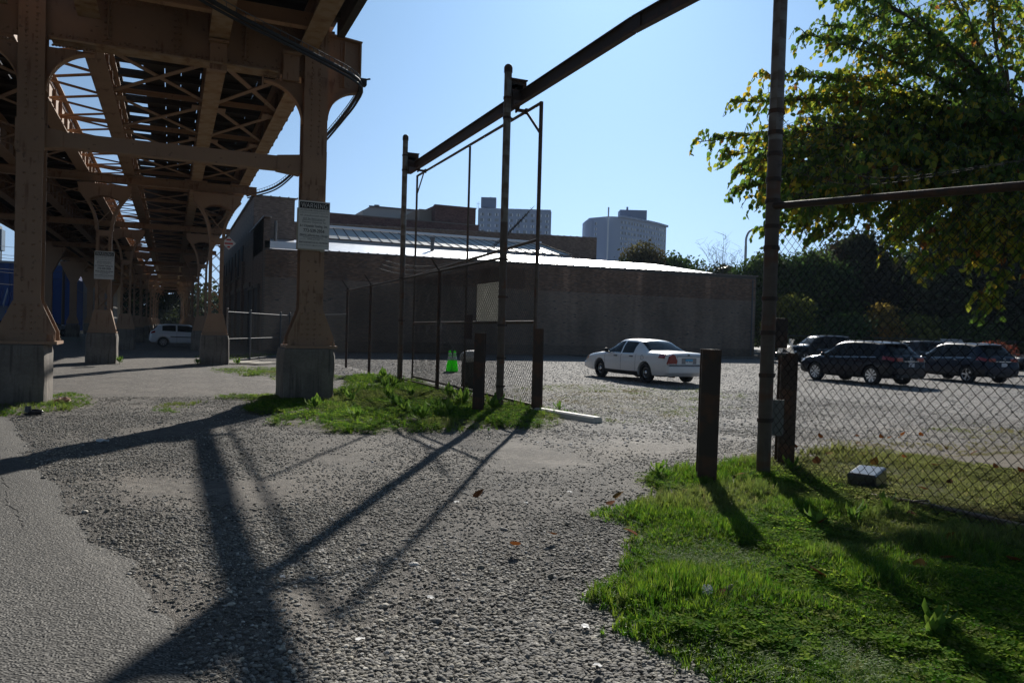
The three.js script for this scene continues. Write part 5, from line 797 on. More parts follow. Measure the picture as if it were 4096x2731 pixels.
makeCar({ name: 'grey_estate', label: 'grey estate car facing right behind the two crossovers, mostly hidden', L: 4.8, W: 0.93, R: 0.34, paint: greyP, wheels: [1.0, 3.75], spokes: 7, rimMat: rimBright, sill: true, keys: suvKeys(1.72, 4.8, 0.93), sideGlass: [[0.95, 1.5, 6.14, 7.9], [1.58, 2.32, 6.14, 7.9], [2.4, 3.4, 6.14, 7.9]], ws: [2.9, 3.56], rw: [0.2, 0.56], seams: [1.4, 2.36, 3.44], handles: [1.6, 2.6], mirror: 3.2, at: [43.6, 34.2], turn: -20, extras: [suvExtras(plA, greyP)] });
makeCar({ name: 'dark_sedan', label: 'dark car half cut off by the right edge, behind the planter', L: 4.7, W: 0.9, R: 0.33, paint: navy, wheels: [1.0, 3.7], spokes: 5, rimMat: rimBright, sill: true, keys: suvKeys(1.5, 4.7, 0.9), sideGlass: [[0.95, 1.5, 6.14, 7.9], [1.58, 2.32, 6.14, 7.9], [2.4, 3.4, 6.14, 7.9]], ws: [2.9, 3.56], rw: [0.2, 0.56], seams: [1.4, 2.36, 3.44], handles: [1.6, 2.6], mirror: 3.2, at: [50.5, 31.5], turn: 160, extras: [suvExtras(plA, navy)] });
makeCar({ name: 'white_hatchback', label: 'small white hatchback with tinted side windows parked in shade under the railway', L: 4.2, W: 0.88, R: 0.32, paint: whiteP, wheels: [0.78, 3.34], spokes: 8, rimMat: std(0.25, 0.25, 0.26, 0.4, { metalness: 0.8 }), sill: false,
  keys: [[0, 0.42, 0.74, 0.78, 0.7, 0.54], [0.06, 0.32, 0.9, 0.95, 0.82, 0.58], [0.2, 0.27, 0.98, 1.14, 0.86, 0.6], [0.42, 0.25, 1.0, 1.36, 0.88, 0.61], [0.75, 0.24, 1.0, 1.45, 0.88, 0.62], [1.5, 0.22, 0.97, 1.485, 0.88, 0.63], [2.2, 0.22, 0.94, 1.47, 0.88, 0.63], [2.6, 0.22, 0.93, 1.36, 0.88, 0.64], [3.1, 0.23, 0.92, 1.05, 0.87, 0.68], [3.3, 0.24, 0.9, 0.98, 0.86, 0.68], [3.8, 0.26, 0.82, 0.89, 0.82, 0.62], [4.05, 0.3, 0.7, 0.75, 0.74, 0.5], [4.2, 0.4, 0.58, 0.6, 0.62, 0.4]],
  sideGlass: [[0.72, 1.52, 6.16, 7.9], [1.62, 2.75, 6.16, 7.9]], ws: [2.5, 3.12], rw: [0.14, 0.4], seams: [1.58, 2.86], handles: [1.8], handleMat: whiteP, mirror: 2.6, mirrorMat: whiteP, at: [0.78, 56.2], turn: 3, extras: [k => { for (const s of [-1, 1]) { k.patch('tail_lamp', 0.06, 0.3, 5.0, 6.3, s, M.redLamp, 0.012); k.patch('headlamp', 3.78, 4.02, 5.0, 6.1, s, M.clearLamp, 0.012); k.patch('rub_strip', 1.2, 2.9, 4.0, 4.25, s, M.black, 0.014); } part('rear_bumper', [new RoundedBoxGeometry(0.3, 0.3, 1.56, 4, 0.09).translate(0.12, 0.5, 0)], whiteP, k.t); addPlate(k, -0.04, 0.7, plA); }] });
makeCar({ name: 'pale_car', label: 'pale car parked by the blue building, left of the first far railway column', L: 4.5, W: 0.88, R: 0.32, paint: paint(0.3, 0.33, 0.38, 0.3, 0.3), wheels: [0.95, 3.55], spokes: 5, rimMat: rimBright, sill: true, keys: suvKeys(1.5, 4.5, 0.88), sideGlass: [[0.95, 1.5, 6.14, 7.9], [1.58, 2.32, 6.14, 7.9], [2.4, 3.4, 6.14, 7.9]], ws: [2.9, 3.56], rw: [0.2, 0.56], seams: [1.4, 2.36, 3.44], handles: [1.6, 2.6], mirror: 3.2, at: [-10.6, 82], turn: 30, extras: [suvExtras(plA, greyP)] });
makeCar({ name: 'blue_car', label: 'blue car at the far left edge in front of the striped awning', L: 4.5, W: 0.88, R: 0.32, paint: paint(0.03, 0.08, 0.25, 0.3, 0.3), wheels: [0.95, 3.55], spokes: 5, rimMat: rimBright, sill: true, keys: suvKeys(1.48, 4.5, 0.88), sideGlass: [[0.95, 1.5, 6.14, 7.9], [1.58, 2.32, 6.14, 7.9], [2.4, 3.4, 6.14, 7.9]], ws: [2.9, 3.56], rw: [0.2, 0.56], seams: [1.4, 2.36, 3.44], handles: [1.6, 2.6], mirror: 3.2, at: [-11.2, 66], turn: 40, extras: [suvExtras(plA, greyP)] });

// ---------------------------------------------------------------- trees
M.bark = new THREE.MeshStandardMaterial({ map: tex(256, 0.8, (u, v) => { const n = fbm(u * 14, v * 3, 42, 151, 4); return mix3([0.05, 0.042, 0.035], [0.12, 0.10, 0.082], n); }), bumpMap: tex(256, 0.8, (u, v) => fbm(u * 14, v * 3, 42, 151, 4), false), bumpScale: 0.03, roughness: 0.95 });
const triGeo = (v, idx) => { const g = new THREE.BufferGeometry(); g.setAttribute('position', new THREE.Float32BufferAttribute(v.flat(), 3)); g.setIndex(idx); g.computeVertexNormals(); return g; };
// heart-shaped leaf, stalk at the origin, tip hanging along +y, folded along the midrib
const heartLeaf = flat(triGeo([[0, 0.12, 0], [0.2, 0.02, 0.05], [0.4, 0.2, 0.1], [0.4, 0.48, 0.09], [0.22, 0.8, 0.05], [0, 1.12, -0.05], [-0.22, 0.8, 0.05], [-0.4, 0.48, 0.09], [-0.4, 0.2, 0.1], [-0.2, 0.02, 0.05], [0, 0.55, 0.0], [0.012, -0.3, -0.03], [-0.012, -0.3, -0.03]], [0, 1, 2, 0, 2, 10, 2, 3, 10, 3, 4, 10, 4, 5, 10, 5, 6, 10, 6, 7, 10, 7, 8, 10, 8, 0, 10, 8, 9, 0, 11, 0, 12]));
{ // street tree that leans in from the right, thinning autumn leaves
  const t = thing('overhanging_tree', 'leafy tree with yellowing heart-shaped leaves hanging in from the upper right', 'tree', [19.5, 0, -11.5]), r = rng(71), b = bases.get(t);
  const J = k => (r() - 0.5) * 2 * k, limbs = [], twigs = [], leaves = [];
  const trunkTop = P(18.9, 3.2, 11.6);
  const trunk = part('trunk', [limb([P(19.6, -0.3, 11.5), P(19.4, 1.4, 11.5), trunkTop], 0.34, 0.24, 10, 12)], M.bark, t);
  const tips = [[8.95, 5.3, 12.1], [9.2, 5.9, 11.4], [9.5, 6.3, 11.0], [9.25, 4.3, 11.3], [9.35, 3.5, 10.7], [9.6, 6.8, 10.2], [9.9, 7.6, 9.9], [9.4, 3.6, 10.0], [10.2, 3.5, 9.0], [10.5, 3.0, 7.9], [10.6, 3.0, 7.3], [10.4, 2.7, 6.6], [10.7, 3.6, 7.8], [11.5, 7.0, 9.6], [11.3, 5.3, 8.5], [11.1, 5.6, 10.1], [10.6, 8.2, 11], [11.6, 8.8, 10], [12.4, 9.2, 9], [12.2, 8.2, 12.5], [12.0, 7.0, 7.8], [11.8, 4.9, 7.2], [12.6, 4.2, 7.6], [13.2, 6.4, 8], [13.2, 4.4, 9.4], [12.4, 5.4, 11], [13.6, 8.5, 10], [13, 3.9, 11], [14.5, 5.6, 8.2], [15, 7.6, 9.5], [14.5, 9.4, 11.5], [14, 4.2, 8.2], [12.4, 6.2, 9.2], [16.5, 4.8, 8.6], [17, 8, 9], [16.5, 9.8, 11.5], [15.6, 4, 10], [14.8, 6.6, 12.8], [17.5, 6, 7.4], [16, 6.6, 6.6], [14.6, 4.6, 6.4], [13.4, 3.9, 6.6], [11.9, 3.8, 9.6], [11.4, 4.2, 11.2], [10.9, 4.5, 12.4], [12.8, 6.8, 13.4], [9.3, 5.0, 11.8], [9.6, 4.6, 11.4], [9.9, 5.2, 11.2], [9.8, 5.9, 11], [10.2, 5.3, 10.6], [10.2, 4.5, 10.8], [9.6, 4.1, 10.7], [10, 4.0, 10.2], [9.9, 3.6, 10.4], [10.3, 6.2, 10.4], [10.5, 6.9, 10.2], [10.8, 7.6, 10.4], [10.2, 5.0, 12.4], [10.6, 4.3, 11.8], [11.2, 6.2, 11.2], [10.4, 3.2, 8.4], [10.7, 3.3, 9.2], [11, 3.6, 8.3], [11.2, 3.3, 7.4], [10.4, 2.2, 6.6], [10.2, 2.1, 7.2], [10.8, 2.5, 6.2], [11, 2.3, 6.9], [10.6, 2.0, 6.4], [11.6, 2.6, 6.6], [10.1, 2.7, 8.2], [10.9, 2.8, 8.0], [9.2, 4.6, 11], [9.1, 4.0, 10.6], [9.5, 3.3, 9.6], [9.7, 3.9, 9.4], [10.1, 3.2, 8.6], [9.4, 4.3, 10.2], [9.6, 3.6, 9.0], [8.3, 4.0, 9.5], [8.6, 4.5, 10.0], [8.1, 3.6, 8.9], [8.8, 4.2, 9.6], [9.0, 5.0, 10.6], [8.4, 3.5, 8.7], [9.0, 3.8, 9.2], [9.2, 4.8, 10.2]];
  // main limbs, then one branch to every tip, then twigs along it
  const heads = [[15.6, 5.2, 11.8], [15.4, 6.6, 10.6], [15.2, 4.6, 9.6], [17.2, 7.2, 11.2], [16.2, 5.0, 8.6], [14.4, 5.0, 9.0]].map(a => P(...a));
  heads.forEach((h, k) => part('limb', [limb([trunkTop.clone().add(V(0, -0.3, 0)), trunkTop.clone().lerp(h, 0.5).add(V(J(0.2), 0.35, J(0.2))), h], 0.15, 0.08, 10, 8)], M.bark, t));
  const branchGeo = [], D = V(0, -1, 0);
  for (const tp of tips) {
    const e = P(...tp), h = heads.slice().sort((a, c) => a.distanceTo(e) - c.distanceTo(e))[0], L = h.distanceTo(e), pts = [h, h.clone().lerp(e, 0.35).add(V(J(0.15), 0.28, J(0.15))), h.clone().lerp(e, 0.72).add(V(J(0.12), 0.3, J(0.12))), e];
    branchGeo.push(limb(pts, 0.045, 0.008, 14, 5)); const c = new THREE.CatmullRomCurve3(pts), q = V();
    const n = Math.round(14 + L * 11.5);
    for (let k = 0; k < n; k++) {
      const s = lerp(0.22, 1, (k + r()) / n); c.getPointAt(Math.min(1, s), q); const o = q.clone();
      const dir = V(e.x - h.x, 0, e.z - h.z).normalize().multiplyScalar(0.5 + 0.5 * s).add(V(J(0.9), J(0.55) + 0.12, J(0.9))).normalize(), len = (0.35 + 0.65 * r()) * (s > 0.85 ? 0.4 : 1), m = o.clone().addScaledVector(dir, len * 0.55).add(V(0, 0.05, 0)), z = o.clone().addScaledVector(dir, len).add(V(0, -0.16 - 0.12 * r(), 0));
      branchGeo.push(limb([o, m, z], 0.009, 0.003, 4, 3)); const tw = new THREE.CatmullRomCurve3([o, m, z]); const nl = 6 + Math.floor(r() * 5);
      for (let i = 0; i < nl; i++) { const p = tw.getPoint(lerp(0.15, 1.02, (i + 0.5 * r()) / nl)), side = i % 2 ? 1 : -1; leaves.push({ p, d: V(J(0.55) + dir.x * 0.35, -0.75 - 0.3 * r(), J(0.55) + dir.z * 0.35).addScaledVector(V(dir.z, 0, -dir.x), side * 0.5).normalize(), s: 0.058 + 0.066 * r(), a: r() * 6.283 }); }
    }
  }
  part('branches', branchGeo, M.bark, t).userData.kind = 'stuff';
  const leafCol = p => { const k = r(), y = 0.5 * fbm(p.x * 0.6, p.y * 0.6 + p.z * 0.4, 0, 611, 3) + 0.45 * r(); const c = y > 0.69 ? [0.5, 0.36, 0.035] : y > 0.53 ? [0.29, 0.32, 0.035] : [0.10, 0.18, 0.026]; const f = 0.85 + 0.7 * k; return r() < 0.02 ? col(0.3, 0.12, 0.03) : col(c[0] * f, c[1] * f, c[2] * f); };
  const mk = l => { const y = l.d, x = V(Math.cos(l.a), 0.2, Math.sin(l.a)).cross(y).normalize(), z = x.clone().cross(y); return new THREE.Matrix4().makeBasis(x, y, z).scale(V(l.s, l.s, l.s)).setPosition(l.p.clone().sub(b)); };
  leaves.sort((a, c) => a.p.distanceTo(camera.position) - c.p.distanceTo(camera.position));
  const lm = leafMat(0.62, 0.9, 0.5), mats = Array.from({ length: 10 }, (_, i) => { const m = leafMat(0.62, 0.9, 0.5); m.color.copy(leafCol(V(i * 1.7, i * 2.3, i))); return m; });
  leaves.slice(0, 300).forEach((l, i) => { const m = new THREE.Mesh(heartLeaf, mats[i % 10]); m.name = 'leaf'; m.applyMatrix4(mk(l)); t.add(m); });
  inst('leaves', heartLeaf, lm, leaves.slice(300).map(l => [mk(l), leafCol(l.p)]), t);
  console.log('leaves', leaves.length);
}
// background trees: trunk, limbs and a crown of leaf clumps with uneven edge and gaps
const clump = (() => { const r = rng(81), v = [], idx = []; for (let i = 0; i < 16; i++) { const c = V(r() - 0.5, r() - 0.5, r() - 0.5).multiplyScalar(1.5), a = V(r() - 0.5, r() - 0.5, r() - 0.5).normalize(), q = V(r() - 0.5, r() - 0.5, r() - 0.5).cross(a).normalize(), s = 0.13 + 0.15 * r(); const k = v.length; for (const [x, y] of [[-0.5, 0], [0, -0.8], [0.5, 0], [0, 0.9]]) { const p = c.clone().addScaledVector(a, x * s).addScaledVector(q, y * s); v.push([p.x, p.y, p.z]); } idx.push(k, k + 1, k + 2, k, k + 2, k + 3); } return flat(triGeo(v, idx)); })();
const crownMat = leafMat(0.35, 0.95, 0.3);
function tree(label, u, w, H, W, tones, seed, o = {}) {
  const t = thing(o.name ?? 'background_tree', label, 'tree', [u, 0, -w], o.group), b = bases.get(t), r = rng(seed), J = k => (r() - 0.5) * 2 * k, th = H * (o.trunk ?? 0.32);
  const tg = [limb([P(u, -0.2, w), P(u + J(0.2), th * 0.6, w + J(0.2)), P(u + J(0.3), H * 0.72, w)], H * 0.026, H * 0.008, 8, 7)], ends = [];
  for (let k = 0; k < 9; k++) { const a = k * 2.4 + J(0.4), h0 = lerp(th * 0.75, H * 0.6, k / 9), e = P(u + Math.cos(a) * W * 0.42 * (0.7 + 0.5 * r()), h0 + H * (0.14 + 0.16 * r()), w + Math.sin(a) * W * 0.42); ends.push(e); tg.push(limb([P(u, h0, w), P(u, h0, w).lerp(e, 0.5).add(V(0, 0.25, 0)), e], H * 0.011, H * 0.004, 5, 5)); }
  part('trunk', tg, M.bark, t);
  const lobes = []; const nl = o.lobes ?? 13; for (let k = 0; k < nl; k++) { const f = k / nl, a = k * 2.4 + J(0.5), rad = W * 0.5 * Math.sin(Math.PI * clamp(0.18 + 0.78 * f)) * 0.72; lobes.push([P(u + Math.cos(a) * rad * (0.6 + 0.5 * r()), lerp(th * 0.8, H * 0.9, f) + J(0.4), w + Math.sin(a) * rad), W * (0.13 + 0.11 * r()), mix3(tones[0], tones[1], r())]); }
  const list = [], q = new THREE.Quaternion(), n = o.n ?? Math.round(90 * nl);
  for (let i = 0; i < n; i++) { const [c, R, tn] = lobes[i % nl]; const d = V(J(1), J(1), J(1)).normalize().multiplyScalar(R * (0.5 + 0.85 * r())); d.y *= 0.8; q.setFromEuler(new THREE.Euler(r() * 6, r() * 6, r() * 6)); const s = (o.s ?? 1) * (0.7 + 0.6 * r()), p = c.clone().add(d).sub(b); let k = 0.6 + 0.8 * r(); if (p.y < 0.4) p.y = 0.4 + r(); if (r() < 0.12) k *= 2.1; list.push([new THREE.Matrix4().compose(p, q, V(s, s, s)), col(tn[0] * k, tn[1] * k, tn[2] * k)]); }
  inst('crown', clump, crownMat, list, t); return t;
}
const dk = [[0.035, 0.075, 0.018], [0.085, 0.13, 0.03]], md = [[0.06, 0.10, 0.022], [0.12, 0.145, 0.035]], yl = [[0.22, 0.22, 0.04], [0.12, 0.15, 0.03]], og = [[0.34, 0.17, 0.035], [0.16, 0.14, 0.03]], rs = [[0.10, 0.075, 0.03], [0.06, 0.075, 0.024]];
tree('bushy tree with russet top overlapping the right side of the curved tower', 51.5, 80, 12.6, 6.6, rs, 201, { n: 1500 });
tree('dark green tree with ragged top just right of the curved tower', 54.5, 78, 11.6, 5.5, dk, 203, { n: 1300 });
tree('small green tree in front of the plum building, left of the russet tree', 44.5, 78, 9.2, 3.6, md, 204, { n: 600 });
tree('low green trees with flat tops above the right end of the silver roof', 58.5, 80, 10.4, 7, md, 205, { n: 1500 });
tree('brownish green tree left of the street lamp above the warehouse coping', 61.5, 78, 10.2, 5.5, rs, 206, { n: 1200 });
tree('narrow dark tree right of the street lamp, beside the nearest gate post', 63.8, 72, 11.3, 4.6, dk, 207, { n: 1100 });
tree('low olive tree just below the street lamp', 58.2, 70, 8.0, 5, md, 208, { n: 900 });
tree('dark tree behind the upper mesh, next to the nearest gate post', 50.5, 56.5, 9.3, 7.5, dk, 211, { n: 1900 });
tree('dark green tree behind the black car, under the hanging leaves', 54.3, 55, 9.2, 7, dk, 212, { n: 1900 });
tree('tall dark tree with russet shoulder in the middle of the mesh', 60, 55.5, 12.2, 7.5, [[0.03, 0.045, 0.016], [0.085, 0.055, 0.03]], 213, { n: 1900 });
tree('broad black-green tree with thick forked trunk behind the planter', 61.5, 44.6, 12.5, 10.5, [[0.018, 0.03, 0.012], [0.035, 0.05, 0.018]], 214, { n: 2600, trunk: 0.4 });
tree('dark tree at the right edge behind the rear fence', 68, 40, 12, 9, dk, 215, { n: 2200 });
tree('dark green filler tree deep between the broad tree and the russet-shouldered one', 66.5, 54, 10.5, 8.5, dk, 216, { n: 1700 });
tree('shrubby yellow-green tree behind the black car bonnet', 46.3, 49.6, 4.9, 3.4, yl, 217, { n: 700, trunk: 0.2, s: 0.8, name: 'small_tree' });
tree('small orange-tinged tree above the grey estate car', 51.6, 45.3, 4.1, 3.0, og, 218, { n: 620, trunk: 0.2, s: 0.7, name: 'small_tree' });
tree('small yellow tree right of the orange-tinged one behind the rear fence', 54.0, 44.0, 3.4, 3.2, yl, 219, { n: 560, trunk: 0.2, s: 0.7, name: 'small_tree' });
tree('dark bush along the rear fence behind the black car roof', 48.2, 45.9, 2.9, 4.2, dk, 220, { n: 800, trunk: 0.1, s: 0.8, name: 'bush' });
tree('dark bush along the rear fence near the white notice', 57, 42.4, 2.7, 4.6, dk, 221, { n: 800, trunk: 0.1, s: 0.8, name: 'bush' });
tree('dark bush along the rear fence by the right edge', 62.5, 40.2, 2.7, 5.0, dk, 222, { n: 800, trunk: 0.1, s: 0.8, name: 'bush' });
{ // nearly bare twiggy tree against the sky
  const t = thing('bare_tree', 'almost leafless twiggy tree against the sky left of the street lamp', 'tree', [60.2, 0, -76]), r = rng(231), g = [], J = k => (r() - 0.5) * 2 * k; const tops = [];
  for (let k = 0; k < 16; k++) { const e = P(60 + J(2.6), 11.0 + r() * 2.2, 76 + J(2)); g.push(limb([P(60.2, 2, 76), P(60.2, 8.0, 76).lerp(e, 0.4), e], 0.05, 0.012, 6, 4)); for (let i = 0; i < 7; i++) { const o = P(60.2, 8, 76).lerp(e, 0.4 + 0.6 * r()); g.push(limb([o, o.clone().add(V(J(0.5), 0.35, J(0.5))), o.clone().add(V(J(1.0), 0.7 + 0.5 * r(), J(0.8)))], 0.018, 0.008, 4, 3)); tops.push(o); } }
  part('trunk', [limb([P(60.2, -0.2, 76), P(60.2, 4, 76), P(60.2, 9, 76)], 0.16, 0.06, 6, 6)], M.bark, t); part('twigs', g, M.bark, t).userData.kind = 'stuff';
}
{ // distant trees that close the horizon, beyond counting
  const r = rng(241), l = [], q = new THREE.Quaternion(); for (let i = 0; i < 9000; i++) { const a = (-32 + r() * 112) * RAD, d = 150 + 60 * r(), hmax = 5 + 4.5 * fbm(a * 9 + 20, 3, 0, 243, 3), h = r() * hmax; q.setFromEuler(new THREE.Euler(r() * 6, r() * 6, 0)); const s = 2.2 + 1.2 * r(), k = 0.6 + 0.7 * r(); l.push([new THREE.Matrix4().compose(P(Math.sin(a) * d, h, Math.cos(a) * d), q, V(s, s, s)), col(0.045 * k, 0.06 * k, 0.022 * k)]); }
  const h = inst('distant_trees', clump, crownMat, l, scene); tag(h, 'far dark line of trees closing the horizon', 'trees');
}

// ---------------------------------------------------------------- grass, weeds
const bladeTuft = (() => { const r = rng(251), v = [], idx = []; for (let i = 0; i < 9; i++) { const a = r() * 6.283, lean = 0.15 + 0.75 * r(), h = 0.5 + 0.5 * r(), w = 0.032 + 0.02 * r(), dx = Math.cos(a), dz = Math.sin(a), ox = (r() - 0.5) * 0.5, oz = (r() - 0.5) * 0.5, k = v.length; for (const [s, f] of [[0, 1], [0.45, 0.85], [0.8, 0.5]]) { const x = ox + dx * lean * h * s * s, y = h * (s - 0.25 * lean * s * s), z = oz + dz * lean * h * s * s; v.push([x - dz * w * f, y, z + dx * w * f], [x + dz * w * f, y, z - dx * w * f]); } v.push([ox + dx * lean * h, h * (1 - 0.3 * lean), oz + dz * lean * h]); idx.push(k, k + 1, k + 2, k + 1, k + 3, k + 2, k + 2, k + 3, k + 4, k + 3, k + 5, k + 4, k + 4, k + 5, k + 6); } return flat(triGeo(v, idx)); })();
const cloverTuft = (() => { const r = rng(253), v = [], idx = []; for (let i = 0; i < 6; i++) { const cx = (r() - 0.5) * 1.1, cz = (r() - 0.5) * 1.1, cy = 0.4 + 0.5 * r(), t0 = r() * 6.28, tl = (r() - 0.5) * 0.8; for (let k = 0; k < 3; k++) { const a = t0 + k * 2.094, n = v.length; for (const [d, o] of [[0, 0], [0.17, -0.6], [0.27, -0.25], [0.27, 0.25], [0.17, 0.6]]) v.push([cx + Math.cos(a + o) * d, cy + d * 0.25 + tl * Math.cos(a + o) * d, cz + Math.sin(a + o) * d]); idx.push(n, n + 1, n + 2, n, n + 2, n + 3, n, n + 3, n + 4); } } return flat(triGeo(v, idx)); })();
{
  const r = rng(261), grass = [], clover = [], q = new THREE.Quaternion(), sow = (poly, n, hmin, hmax, cl, tone, far = 0) => {
    let a = 1e9, b = -1e9, c = 1e9, d = -1e9; for (const [x, y] of poly) { a = Math.min(a, x - 0.4); b = Math.max(b, x + 0.4); c = Math.min(c, y - 0.4); d = Math.max(d, y + 0.4); }
    for (let i = 0; i < n; i++) {
      const u = lerp(a, b, r()), w = lerp(c, d, r()); if (u < -6 || w < 0.4) continue; const g = grassAt(u, w); const bare = sstep(0.5, 0.66, fbm(u * 1.6 + 20, w * 1.6 + 5, 0, 277, 3)); if (r() > g * (1.15 - 0.8 * bare) - 0.08) continue;
      const big = fbm(u * 1.1 + 12, w * 1.1 + 12, 0, 271, 3), isC = cl > 0 && fbm(u * 0.8 + 40, w * 0.8 + 40, 0, 273, 3) + (r() - 0.5) * 0.35 > 1 - cl, k = 0.7 + 0.6 * r(), dry = sstep(0.55, 0.75, fbm(u * 0.6 + 77, w * 0.6 + 9, 0, 275, 3)) * (tone ? 1 : 0.5) + (r() < 0.06 ? 0.6 : 0) + 0.75 * sstep(6.4, 7.2, u) * sstep(3.8, 5, w) * sstep(11, 9, w);
      let c3 = mix3([0.075, 0.20, 0.014], [0.27, 0.38, 0.035], r() ** 1.5); c3 = mix3(c3, [0.30, 0.26, 0.12], clamp(dry * 0.8 + far * 0.35));
      q.setFromEuler(new THREE.Euler((r() - 0.5) * 0.3, r() * 6.283, (r() - 0.5) * 0.3)); const h = lerp(hmin, hmax, big * big * 1.9 * r()), s = isC ? 0.07 + 0.04 * r() : lerp(0.07, 0.12, r());
      (isC ? clover : grass).push([new THREE.Matrix4().compose(P(u, groundH(u, w) - 0.012, w), q, V(s, isC ? 0.06 + 0.05 * r() : h, s)), col(c3[0] * k, c3[1] * k, c3[2] * k)]);
    } };
  const near = grassRight.map(([a, b]) => [a, Math.max(b, 2.6)]);
  sow([[2.2, 2.7], [9.5, 2.7], [9.5, 8.4], [2.2, 8.4]], 74000, 0.05, 0.3, 0.42, 0); sow([[2.3, 2.6], [6, 2.6], [6, 5.4], [2.3, 5.4]], 46000, 0.05, 0.32, 0.4, 0);
  sow(grassGate, 52000, 0.04, 0.15, 0.55, 0); sow(grassGate, 2600, 0.15, 0.45, 0, 0); sow(grassStrip, 12000, 0.04, 0.16, 0.4, 0.4, 0.2); sow(grassLeft, 9000, 0.06, 0.24, 0.3, 0); sow(tuftPoly, 2600, 0.04, 0.14, 0.4, 0);
  sow(lotPoly, 30000, 0.03, 0.09, 0.2, 1, 1); sow(lotRight, 14000, 0.03, 0.1, 0.2, 1, 0.8); sow([[8, 8.2], [17, 8.2], [17, 11], [8, 9.5]], 9000, 0.03, 0.1, 0.2, 1, 0.8); sow(fencePatch, 5000, 0.08, 0.3, 0.2, 0.6, 0.3);
  const G = new THREE.Group(); G.name = 'grass'; tag(G, 'green grass and clover growing along the fences and footings', 'grass'); G.userData.kind = 'stuff'; scene.add(G);
  inst('blades', bladeTuft, leafMat(0.6, 0.8, 0.35), grass, G); inst('clover', cloverTuft, leafMat(0.6, 0.95, 0.08), clover, G); console.log('grass', grass.length, clover.length);
}
// broad-leaved weeds, each its own plant
const dockLeaf = flat(triGeo([[0, 0, 0], [0.05, 0.25, 0.06], [0.17, 0.5, 0.1], [0.16, 0.8, 0.08], [0, 1.05, -0.12], [-0.16, 0.8, 0.08], [-0.17, 0.5, 0.1], [-0.05, 0.25, 0.06], [0, 0.28, 0.0], [0, 0.75, 0.03]], [0, 1, 8, 0, 8, 7, 1, 2, 8, 2, 9, 8, 2, 3, 9, 3, 4, 9, 4, 5, 9, 5, 6, 9, 6, 8, 9, 6, 7, 8]));
const weedMats = [[0.13, 0.24, 0.03], [0.18, 0.28, 0.04], [0.10, 0.19, 0.03]].map(c => { const m = leafMat(0.5, 0.9, 0.2); m.color.setRGB(...c); return m; });
function weed(label, u, w, n, L, seed) {
  const t = thing('broad_leaved_weed', label, 'weed', [u, groundH(u, w), -w]), r = rng(seed);
  for (let k = 0; k < n; k++) { const m = new THREE.Mesh(dockLeaf, weedMats[k % 3]); m.name = 'leaf'; const a = k * 2.4 + r() * 0.6, s = L * (0.6 + 0.5 * r()), wd = s * (0.8 + 0.4 * r()); m.rotation.set(0.35 + 0.75 * r(), a, 0, 'YXZ'); m.scale.set(wd, s, s); m.position.y = 0.02 + 0.12 * r() * (n > 7 ? 1 : 0.3); t.add(m); }
  bases.delete(t); part('stem', [new THREE.CylinderGeometry(0.006, 0.01, L * 0.7, 5).translate(0, L * 0.3, 0)], weedMats[2], t);
}
const weedSpots = [['large bright weed hugging the right side of the nearest right footing', 3.62, 17.1, 12, 0.26], ['leafy weed between that footing and the guard post, tallest of the patch', 4.35, 16.0, 15, 0.26], ['weed with pale leaves in the patch middle below the fence mesh', 4.9, 15.1, 12, 0.22], ['low weed at the foot of the left gate guard post', 5.3, 14.3, 11, 0.16], ['weed with small leaves along the fence foot behind the patch', 5.3, 18.2, 16, 0.23], ['tall weed by the farther gate post base', 5.6, 21.0, 16, 0.29], ['broad weed just right of the open gate end', 7.4, 14.5, 9, 0.18], ['leafy weed left of the lone guard post on the right lawn', 5.2, 7.6, 11, 0.14], ['weed beside the guard post behind the nearest mesh', 6.9, 7.3, 12, 0.17], ['shiny broad-leaved weed in the middle of the right lawn', 5.64, 5.18, 12, 0.16], ['weed with spread leaves just left of the shiny lawn weed', 5.2, 5.16, 12, 0.15], ['small weed in the shade near the fallen branch', 6.2, 5.3, 11, 0.14], ['bushy weed right of the second right railway footing', 2.5, 33.8, 16, 0.26], ['small weed at the left corner of the second right footing', 0.95, 33.3, 12, 0.21], ['dry weed at the right corner of the second left footing', -1.8, 33.4, 14, 0.23], ['dark weed in the bottom right corner of the lawn', 3.9, 3.0, 12, 0.14]];
[['right of the tall footing', 3.75, 18.2], ['hard against the fence behind the footing', 5.2, 20.2], ['midway along the gate rail', 6.1, 17.6], ['a step nearer than the gate rail', 5.9, 16.2], ['in the near edge of the gate patch', 4.1, 13.4], ['in the near left of the gate patch', 3.0, 13.7], ['in the shade of the footing', 2.6, 15.6], ['near the left guard post foot', 4.8, 13.9], ['by the middle gate post base', 6.1, 14.9], ['far along the fence foot', 5.9, 23.4], ['behind the tallest weed', 4.6, 17.6], ['between footing and left guard post', 4.2, 14.8]].forEach(([l, u, w], i) => weedSpots.push(['leafy weed ' + l, u, w, 16, 0.22 + 0.03 * (i % 5)]));
weedSpots.forEach(([l, u, w, n, L], i) => weed(l, u, w, n, L, 300 + i));
{ const t = thing('dandelion_clock', 'white dandelion seed head on a thin stalk in the lawn', 'dandelion', [3.0, 0, -3.85]); part('stalk', [rod(P(3.0, 0, 3.85), P(3.01, 0.14, 3.85), 0.004)], weedMats[0], t); const g = [], r = rng(9); for (let i = 0; i < 70; i++) { const d = V(r() - 0.5, r() - 0.5, r() - 0.5).normalize().multiplyScalar(0.03), c = P(3.01, 0.16, 3.85); g.push(bar(c, c.clone().add(d), 0.001, 0.001), new THREE.TetrahedronGeometry(0.006).translate(c.x + d.x, c.y + d.y, c.z + d.z)); } part('seed_head', g, std(0.7, 0.7, 0.68, 0.9), t).userData.kind = 'stuff'; }

